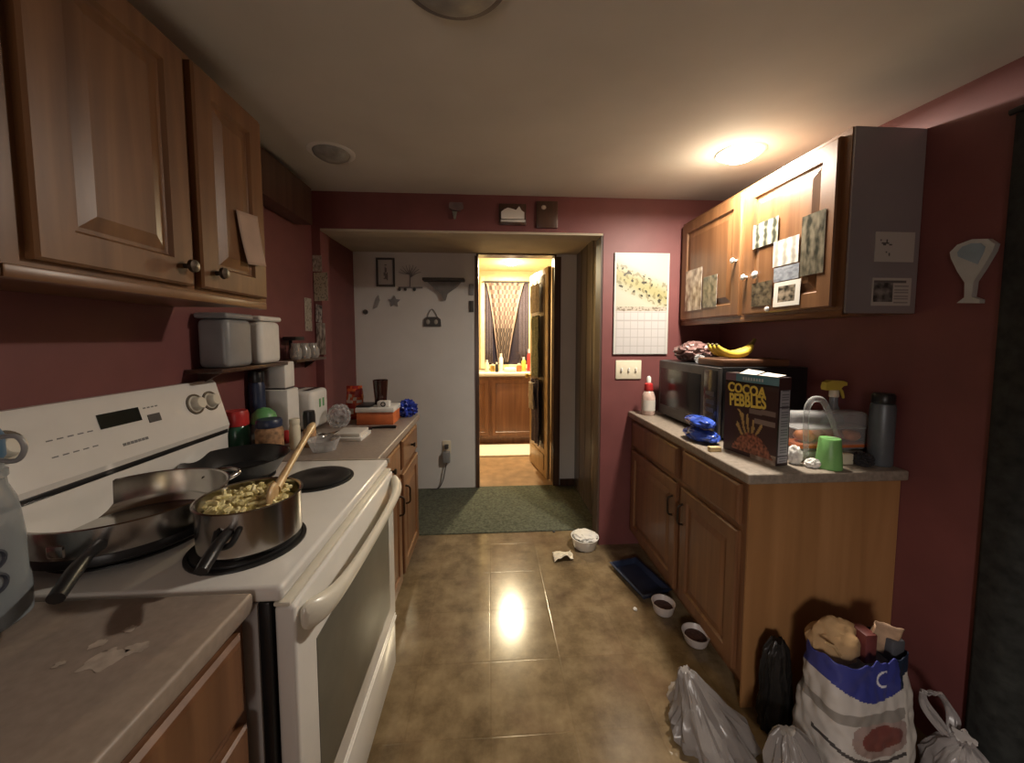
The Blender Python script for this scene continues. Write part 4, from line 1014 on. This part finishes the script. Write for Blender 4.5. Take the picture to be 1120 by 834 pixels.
# open door
hx, hy = .592, 3.475; ex, ey = .488, 4.06
dd = Vector((ex - hx, ey - hy, 0)); DL = dd.length; ang = math.atan2(dd.y, dd.x)
dt = thing('door_1', 'light wood bathroom door standing open with clothes hung on it', 'door', (hx, hy, .012), ang); dt['kind'] = 'structure'
b = MB().box(0, DL, .0, .034, 0, 2.06, .003)
obj('door_leaf', b, LIGHTW, dt, world=False)
ins = MB()
for z0, z1 in ((.28, 2.0), ): ins.box(.09, DL - .07, .0345, .040, z0, z1, .002)
obj('inset_panel', ins, mat('dark_inset', (.12, .08, .05), .35), dt, world=False)
obj('bottom_panel', MB().box(.09, DL - .07, .0345, .044, .06, .22, .006), LIGHTW, dt, world=False)
obj('knob', MB().lathe([(.012, 0), (.012, .03), (.028, .042), (.026, .06), (0, .066)], c=(DL - .035, .034, .97), M=Matrix.Rotation(R(-90), 4, 'X'), n=20), BRASS, dt, world=False)
hk = MB().tube([(.2, .04, 1.93), (.2, .075, 1.92), (.2, .08, 1.95)], .005, 6).tube([(.34, .04, 1.93), (.34, .075, 1.92), (.34, .08, 1.95)], .005, 6)
obj('coat_hook', hk, BRASS, dt, world=False)
DM = Matrix.Translation((hx, hy, .012)) @ Matrix.Rotation(ang, 4, 'Z')
def hung(name, x0, x1, z0, z1, m, label, cat, d=.055, seed=1):
    g = MB().grid(lambda u, v: DM @ Vector((x0 + (x1 - x0) * u + .015 * nz(v * 3, seed, 2), d + .014 * math.sin(u * 16 + seed) + .01 * nz(u * 4, v * 5, seed), z0 + (z1 - z0) * v)), 24, 20)
    one(name, g, m, label, cat, tuple(DM @ Vector(((x0 + x1) / 2, d, z0))), solid=.006)
hung('hanging_shirt', .15, .37, 1.64, 1.92, CLOTHP, 'pale shirt hung highest on the open bathroom door', 'shirt', .085, 4)
hung('hanging_towel', .14, .40, .99, 1.61, TEALG, 'olive green towel hanging on the open bathroom door', 'towel', .072, 1)
hung('hanging_trousers', .13, .40, .30, .96, CLOTHN, 'dark navy trousers hanging low on the open bathroom door', 'trousers', .070, 7)
hung('hanging_cloth', .20, .36, .66, .93, CLOTHP, 'pale cloth hanging over dark trousers on bathroom door', 'cloth', .115, 9)

# ---------------------------------------------------------------- ceiling fixtures
def can_light(x, y, lens_m, label, r=.08, zc=None):
    zc = CZ(y) if zc is None else zc
    t = thing('ceiling_recessed_light', label, 'ceiling light', (x, y, zc))
    obj('trim_ring', MB().lathe([(r, zc + .001), (r + .022, zc + .001), (r + .022, zc - .006), (r + .012, zc - .010), (r, zc - .008)], c=(x, y, 0), n=40, cap0=False, cap1=False), WPLAS, t)
    obj('lens', MB().lathe([(r, zc - .005), (r * .94, zc - .018), (r * .7, zc - .030), (r * .35, zc - .036), (0, zc - .037)], c=(x, y, 0), n=40, cap0=False), lens_m, t)
    return t
LX, LY = 1.150, 1.66
can_light(LX, LY, LAMPG, 'lit recessed ceiling light beside the right wall cabinet')
can_light(-.721, 1.79, WAXG, 'unlit recessed ceiling light above the far left worktop')
can_light(.28, 4.6, BLAMP, 'lit ceiling light in the bathroom', zc=2.33)
dx, dy = -.075, .825
zc = CZ(dy)
t = thing('ceiling_dome_light', 'unlit round dome fixture on the kitchen ceiling overhead', 'ceiling light', (dx, dy, zc))
obj('base_ring', MB().lathe([(.128, zc + .004), (.132, zc - .010), (.128, zc - .020), (.112, zc - .022)], c=(dx, dy, 0), n=48, cap0=False, cap1=False), mat('fixture_ring', (.16, .14, .14), .4, .4), t)
pr_ = [(.116, zc - .016)] + [(.116 * math.cos(R(a)), zc - .018 - .030 * math.sin(R(a))) for a in range(0, 90, 9)] + [(0, zc - .049)]
obj('glass_dome', MB().lathe(pr_, c=(dx, dy, 0), n=48, cap0=False), WAXG, t)
obj('finial', MB().lathe([(.012, zc - .047), (.014, zc - .053), (.006, zc - .062), (0, zc - .063)], c=(dx, dy, 0), n=16), KNOB, t)

# ---------------------------------------------------------------- floor things
def bowl(x, y, r, h, m, label, food=None, tilt=0, group=None, name='pet_bowl'):
    t = thing(name, label, 'bowl', (x, y, .001), 0, group)
    if tilt: t.rotation_euler = (R(tilt), R(tilt * .6), 0)
    obj('bowl_shell', MB().lathe([(0, .0), (r * .72, .0), (r * .8, .006), (r * .96, h * .9), (r, h), (r * .94, h), (r * .88, h * .85), (r * .68, .010), (0, .008)], n=40), m, t, world=False)
    if food: obj('food', MB().lathe([(0, h * .66), (r * .5, h * .63), (r * .80, h * .55)], n=30, cap1=False), food, t, world=False)
    return t
bowl(.635, 2.335, .092, .075, CERAM, 'white bowl heaped with paper on floor by the red pillar', name='bowl')
one('napkin', MB().blob((.635, 2.335, .080), (.070, .070, .018), .35, 2, 2, 4, .062), TISSUE, 'crumpled white napkin filling the bowl by the pillar', 'napkin', (.635, 2.335, .06))
one('paper_scrap', MB().grid(lambda u, v: Vector((.40 + .125 * u + .012 * nz(u * 3, v * 3, 1), 2.165 + .085 * v + .02 * u, .004 + .028 * abs(math.sin(u * 3.0 + v)) * (1 - .5 * v) + .012 * (nz(u * 4, v * 4, 6) + .5))), 18, 14), SCRAP, 'crumpled paper scrap on floor in front of white bowl', 'paper', (.46, 2.2, 0), solid=.002)
bowl(.884, 1.735, .058, .052, PINKCER, 'round pale pet bowl of dark kibble beside blue tray', KIBBLE, group='pet bowls by the right cabinet')
bowl(.945, 1.545, .060, .045, PINKCER, 'pale pet bowl nearest the grey plastic bags', KIBBLE, group='pet bowls by the right cabinet')
t = thing('dustpan', 'dark blue plastic tray on floor against the right cabinet', 'tray', (.86, 1.98, 0), R(14))
tr = MB()
tr.loft([[Vector((x, y, z)) for x, y in pts] for z, pts in [
    (.001, [(-.075, -.14), (.075, -.14), (.075, .14), (-.075, .14)]), (.028, [(-.088, -.152), (.088, -.152), (.088, .152), (-.088, .152)]),
    (.030, [(-.096, -.16), (.096, -.16), (.096, .16), (-.096, .16)]), (.032, [(-.084, -.148), (.084, -.148), (.084, .148), (-.084, .148)]), (.006, [(-.072, -.136), (.072, -.136), (.072, .136), (-.072, .136)])]])
obj('tray_body', tr, NAVYP, t, world=False)
one('crumb', MB().blob((.745, 1.755, .006), (.011, .010, .007), .3, 2, 4, 2, .0005), TISSUE, 'white crumb on floor beside the kibble bowl', 'crumb', (.745, 1.755, 0))
one('crumb', MB().blob((.46, 2.53, .005), (.010, .008, .006), .3, 2, 9, 2, .0005), DGREY, 'dark crumb at the edge of the green carpet', 'crumb', (.46, 2.53, 0))

def filmbag(name, base, prof, seed, label, m, amp=.16, cat='bag', ears=(), lean=(0, 0)):
    """slumped film bag: rings (z, rx, ry) with soft vertical creases, drawn in towards its top"""
    t = thing(name, label, cat, (base[0], base[1], 0))
    N_ = 80; rings = []
    K = 26
    for k in range(K + 1):
        f = k / K * (len(prof) - 1); i = min(int(f), len(prof) - 2); q = f - i
        q = q * q * (3 - 2 * q)
        z, rx, ry = [prof[i][c] * (1 - q) + prof[i + 1][c] * q for c in range(3)]
        ring = []
        for a_ in range(N_):
            a = 2 * PI * a_ / N_; d = Vector((math.cos(a), math.sin(a), 0))
            cr = abs(noise.noise(Vector((d.x * 2.6 + seed, d.y * 2.6, z * 7)))) + .6 * abs(noise.noise(Vector((d.x * 6 + seed, d.y * 6, z * 13 + seed))))
            q2 = 1 + amp * (1.0 - 2.6 * cr)
            big = 1 + .30 * noise.noise(Vector((d.x * 1.1 + seed * 3, d.y * 1.1, z * 4)))
            ring.append(Vector((base[0] + lean[0] * z + d.x * rx * q2 * big, base[1] + lean[1] * z + d.y * ry * q2 * big, max(.001, z + .02 * noise.noise(Vector((d.x * 2, d.y * 2, seed + z * 6))) * (k > 1)))))
        rings.append(ring)
    obj('pouch', MB().loft(rings), m, t)
    for k, pts in enumerate(ears):
        mb_ = MB(); w_ = .014
        mb_.grid(lambda u, v, pts=pts: _path(pts, v) + Vector(((u - .5) * 2 * w_ * (1 + .4 * math.sin(v * 9)), .006 * math.sin(u * 9 + v * 5), 0)), 6, 24)
        obj('tied_handle', mb_, m, t, solid=.002)
    return t
def _path(pts, t):
    P = [Vector(p) for p in pts]; f = t * (len(P) - 1); i = min(int(f), len(P) - 2); q = f - i
    a, b, c, d = P[max(i - 1, 0)], P[i], P[i + 1], P[min(i + 2, len(P) - 1)]
    return .5 * ((2 * b) + (c - a) * q + (2 * a - 5 * b + 4 * c - d) * q * q + (3 * b - a - 3 * c + d) * q ** 3)
filmbag('plastic_bag', (.765, 1.145), [(.001, .11, .10), (.03, .125, .12), (.075, .115, .10), (.115, .085, .07), (.16, .052, .04), (.20, .034, .022), (.212, .020, .012)], 3, 'grey translucent plastic bag slumped by the cabinet corner', BAGP, amp=.2, lean=(-.30, .25))
filmbag('plastic_bag', (.925, .945), [(.001, .080, .080), (.04, .084, .082), (.09, .078, .07), (.14, .070, .05), (.185, .045, .03), (.205, .024, .016)], 8, 'grey translucent plastic bag leaning on the pet food sack', BAGP, lean=(-.1, .2))
filmbag('grocery_bag', (1.405, .925), [(.001, .062, .075), (.05, .074, .09), (.12, .066, .08), (.17, .045, .05), (.20, .014, .016), (.215, .02, .022)], 12, 'white knotted grocery bag right of the pet food sack', BAGW,
        ears=[[(1.385, .95, .195), (1.355, .985, .255), (1.352, .995, .295), (1.375, .99, .29)], [(1.405, .95, .195), (1.425, .97, .235), (1.405, .99, .285), (1.375, .99, .288)]])
filmbag('trash_bag', (1.015, 1.165), [(.001, .045, .03), (.06, .055, .034), (.2, .052, .032), (.29, .045, .026), (.335, .02, .015)], 5, 'black trash bag squeezed behind the pet food sack', TRASHB)

# pet food sack, open at the top and stuffed with rubbish
SX, SY, SA = 1.178, 1.045, R(6)
sack = thing('pet_food_sack', 'blue and white pet food sack stuffed with rubbish', 'sack', (SX, SY, .001), SA)
SH = .410
def sring(z, f=0):
    t_ = z / SH
    wx = .145 + .010 * math.sin(t_ * 5) + .006 * t_; wy = .085 + .012 * math.sin(t_ * 3 + 1) - .01 * t_
    out_ = []
    N_ = 240
    for i in range(N_):
        a = 2 * PI * i / N_; ca, sa = math.cos(a), math.sin(a)
        q_ = ((abs(ca) / wx) ** 4 + (abs(sa) / wy) ** 4) ** -.25
        x, y = q_ * ca, q_ * sa
        k = .008 * noise.noise(Vector((x * 16, y * 16, z * 13))) + .005 * noise.noise(Vector((x * 40, y * 40, z * 30)))
        zz = z
        if t_ > .98: zz = z + .016 * noise.noise(Vector((ca * 3, sa * 3, 4)))
        out_.append(Vector((x * (1 + k * 6), y * (1 + k * 10), zz)))
    return out_
sm = MB()
sm.loft([sring(SH * k / 110) for k in range(111)], cap1=False)
def sack_col(f):
    c_ = f.calc_center_median(); z = c_.z; x = c_.x
    arc = .298 + 3.0 * (x + .015) ** 2
    if x > .080 and z < .372 - .25 * (.15 - x): return S(196, 190, 182)
    if z > arc:
        if c_.y < 0 and abs(math.hypot(x - .012, z - .362) - .024) < .0035 and x < .02: return S(205, 205, 215)
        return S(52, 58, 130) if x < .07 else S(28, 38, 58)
    if .240 < z < .268 and x < .08: return S(136, 130, 124)
    if c_.y < 0 and (x + .01) ** 2 / .075 ** 2 + (z - .195) ** 2 / .036 ** 2 < 1: return S(112, 62, 58)
    if c_.y < 0 and (x + .01) ** 2 / .105 ** 2 + (z - .195) ** 2 / .058 ** 2 < 1: return S(150, 130, 124)
    if c_.y < 0 and abs(z - .122 - 2 * x * x) < .006: return S(70, 66, 66)
    if z < .028: return S(196, 190, 182) if z > .012 else S(70, 66, 66)
    return S(188, 182, 176)
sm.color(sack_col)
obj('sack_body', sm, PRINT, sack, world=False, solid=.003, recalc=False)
def rub(name, mb, m, label, cat, z): one(name, mb, m, label, cat, (SX, SY, z))
rub('paper_sack', MB().blob((1.128, 1.075, .402), (.082, .05, .075), .22, 1.6, 6, 4), BPAPER, 'crumpled brown paper poking from the pet food sack', 'paper', .29)
one('food_wrapper', MB().grid(lambda u, v: Vector((1.218 + .075 * u + .01 * v, 1.055 + .02 * math.sin(u * 5) - .02 * v, .378 + .105 * v + .012 * nz(u * 4, v * 4, 3))), 12, 12), mat('wrapper_tan', (.42, .27, .17), .6, var=.4, scale=20), 'tan torn wrapper sticking out of the pet food sack', 'wrapper', (1.27, 1.05, .325), solid=.002)
one('soda_box', MB().box(1.192, 1.232, 1.03, 1.085, .36, .455, .004), mat('box_maroon', (.14, .035, .03), .5, var=.3), 'maroon carton edge inside the pet food sack', 'carton', (1.225, 1.06, .31))
one('foam_tray', MB().box(1.272, 1.317, 1.02, 1.09, .365, .44, .006), mat('tray_slate', (.075, .075, .085), .5, var=.2), 'dark slate foam tray at right end of the pet food sack', 'tray', (1.31, 1.06, .315))
one('chopstick', MB().cyl((1.075, 1.02, .435), (1.04, 1.015, .455), .004, .003, 8).cyl((1.075, 1.02, .435), (1.11, 1.03, .39), .004, .004, 8), SPOONW, 'thin wooden stick leaning from the pet food sack', 'stick', (1.12, 1.03, .34))

# ---------------------------------------------------------------- lights
def light(name, typ, loc, energy, col, size=.05, rot=(0, 0, 0), spread=None):
    l = bpy.data.lights.new(name, typ); l.energy = energy; l.color = col
    if typ == 'POINT': l.shadow_soft_size = size
    if typ == 'SPOT': l.shadow_soft_size = size; l.spot_size = R(spread); l.spot_blend = .6
    if typ == 'AREA': l.shape = 'DISK'; l.size = size
    o = bpy.data.objects.new(name, l); COL.objects.link(o); o.location = loc; o.rotation_euler = rot
    return o
light('lamp_kitchen', 'AREA', (LX, LY, CZ(LY) - .048), 21, (1, .90, .77), .14)
light('added_glow_kitchen', 'POINT', (LX - .05, LY, CZ(LY) - .13), 2.2, (1, .84, .62), .05)  # added point without fixture, brightens the ceiling round the lens
light('lamp_bathroom', 'AREA', (.28, 4.6, 2.285), 36, (1, .84, .54), .14)
light('added_glow_bathroom', 'POINT', (.28, 4.6, 2.15), 9, (1, .82, .50), .05)  # extra fixtureless point added for glow round the bathroom lens
light('fill_rear', 'POINT', (-.35, -1.2, 1.15), 11, (1, .90, .80), .25)  # added fill without fixture, stands in for room light behind the camera
d_ = Vector((1.10, 1.05, .05)) - Vector((-.1, -1.0, 1.25))
light('fill_rear_spot', 'SPOT', (-.1, -1.0, 1.25), 40, (1, .92, .84), .15, d_.to_track_quat('-Z', 'Y').to_euler(), 58).data.spot_blend = 1  # added unseen spot fill, brightens the low right side; no desk lamp there
wd = bpy.data.worlds.new('world'); scene.world = wd; wd.use_nodes = True
wd.node_tree.nodes['Background'].inputs[0].default_value = (.5, .5, .55, 1); wd.node_tree.nodes['Background'].inputs[1].default_value = .02
vs = scene.view_settings
vs.view_transform = 'Standard'; vs.look = 'None'; vs.gamma = 1; vs.use_curve_mapping = False; vs.exposure = .66
scene.display_settings.display_device = 'sRGB'
try:
    scene.cycles.use_denoising = True; scene.cycles.max_bounces = 8; scene.cycles.transparent_max_bounces = 12
    scene.cycles.sample_clamp_indirect = 4
except Exception: pass
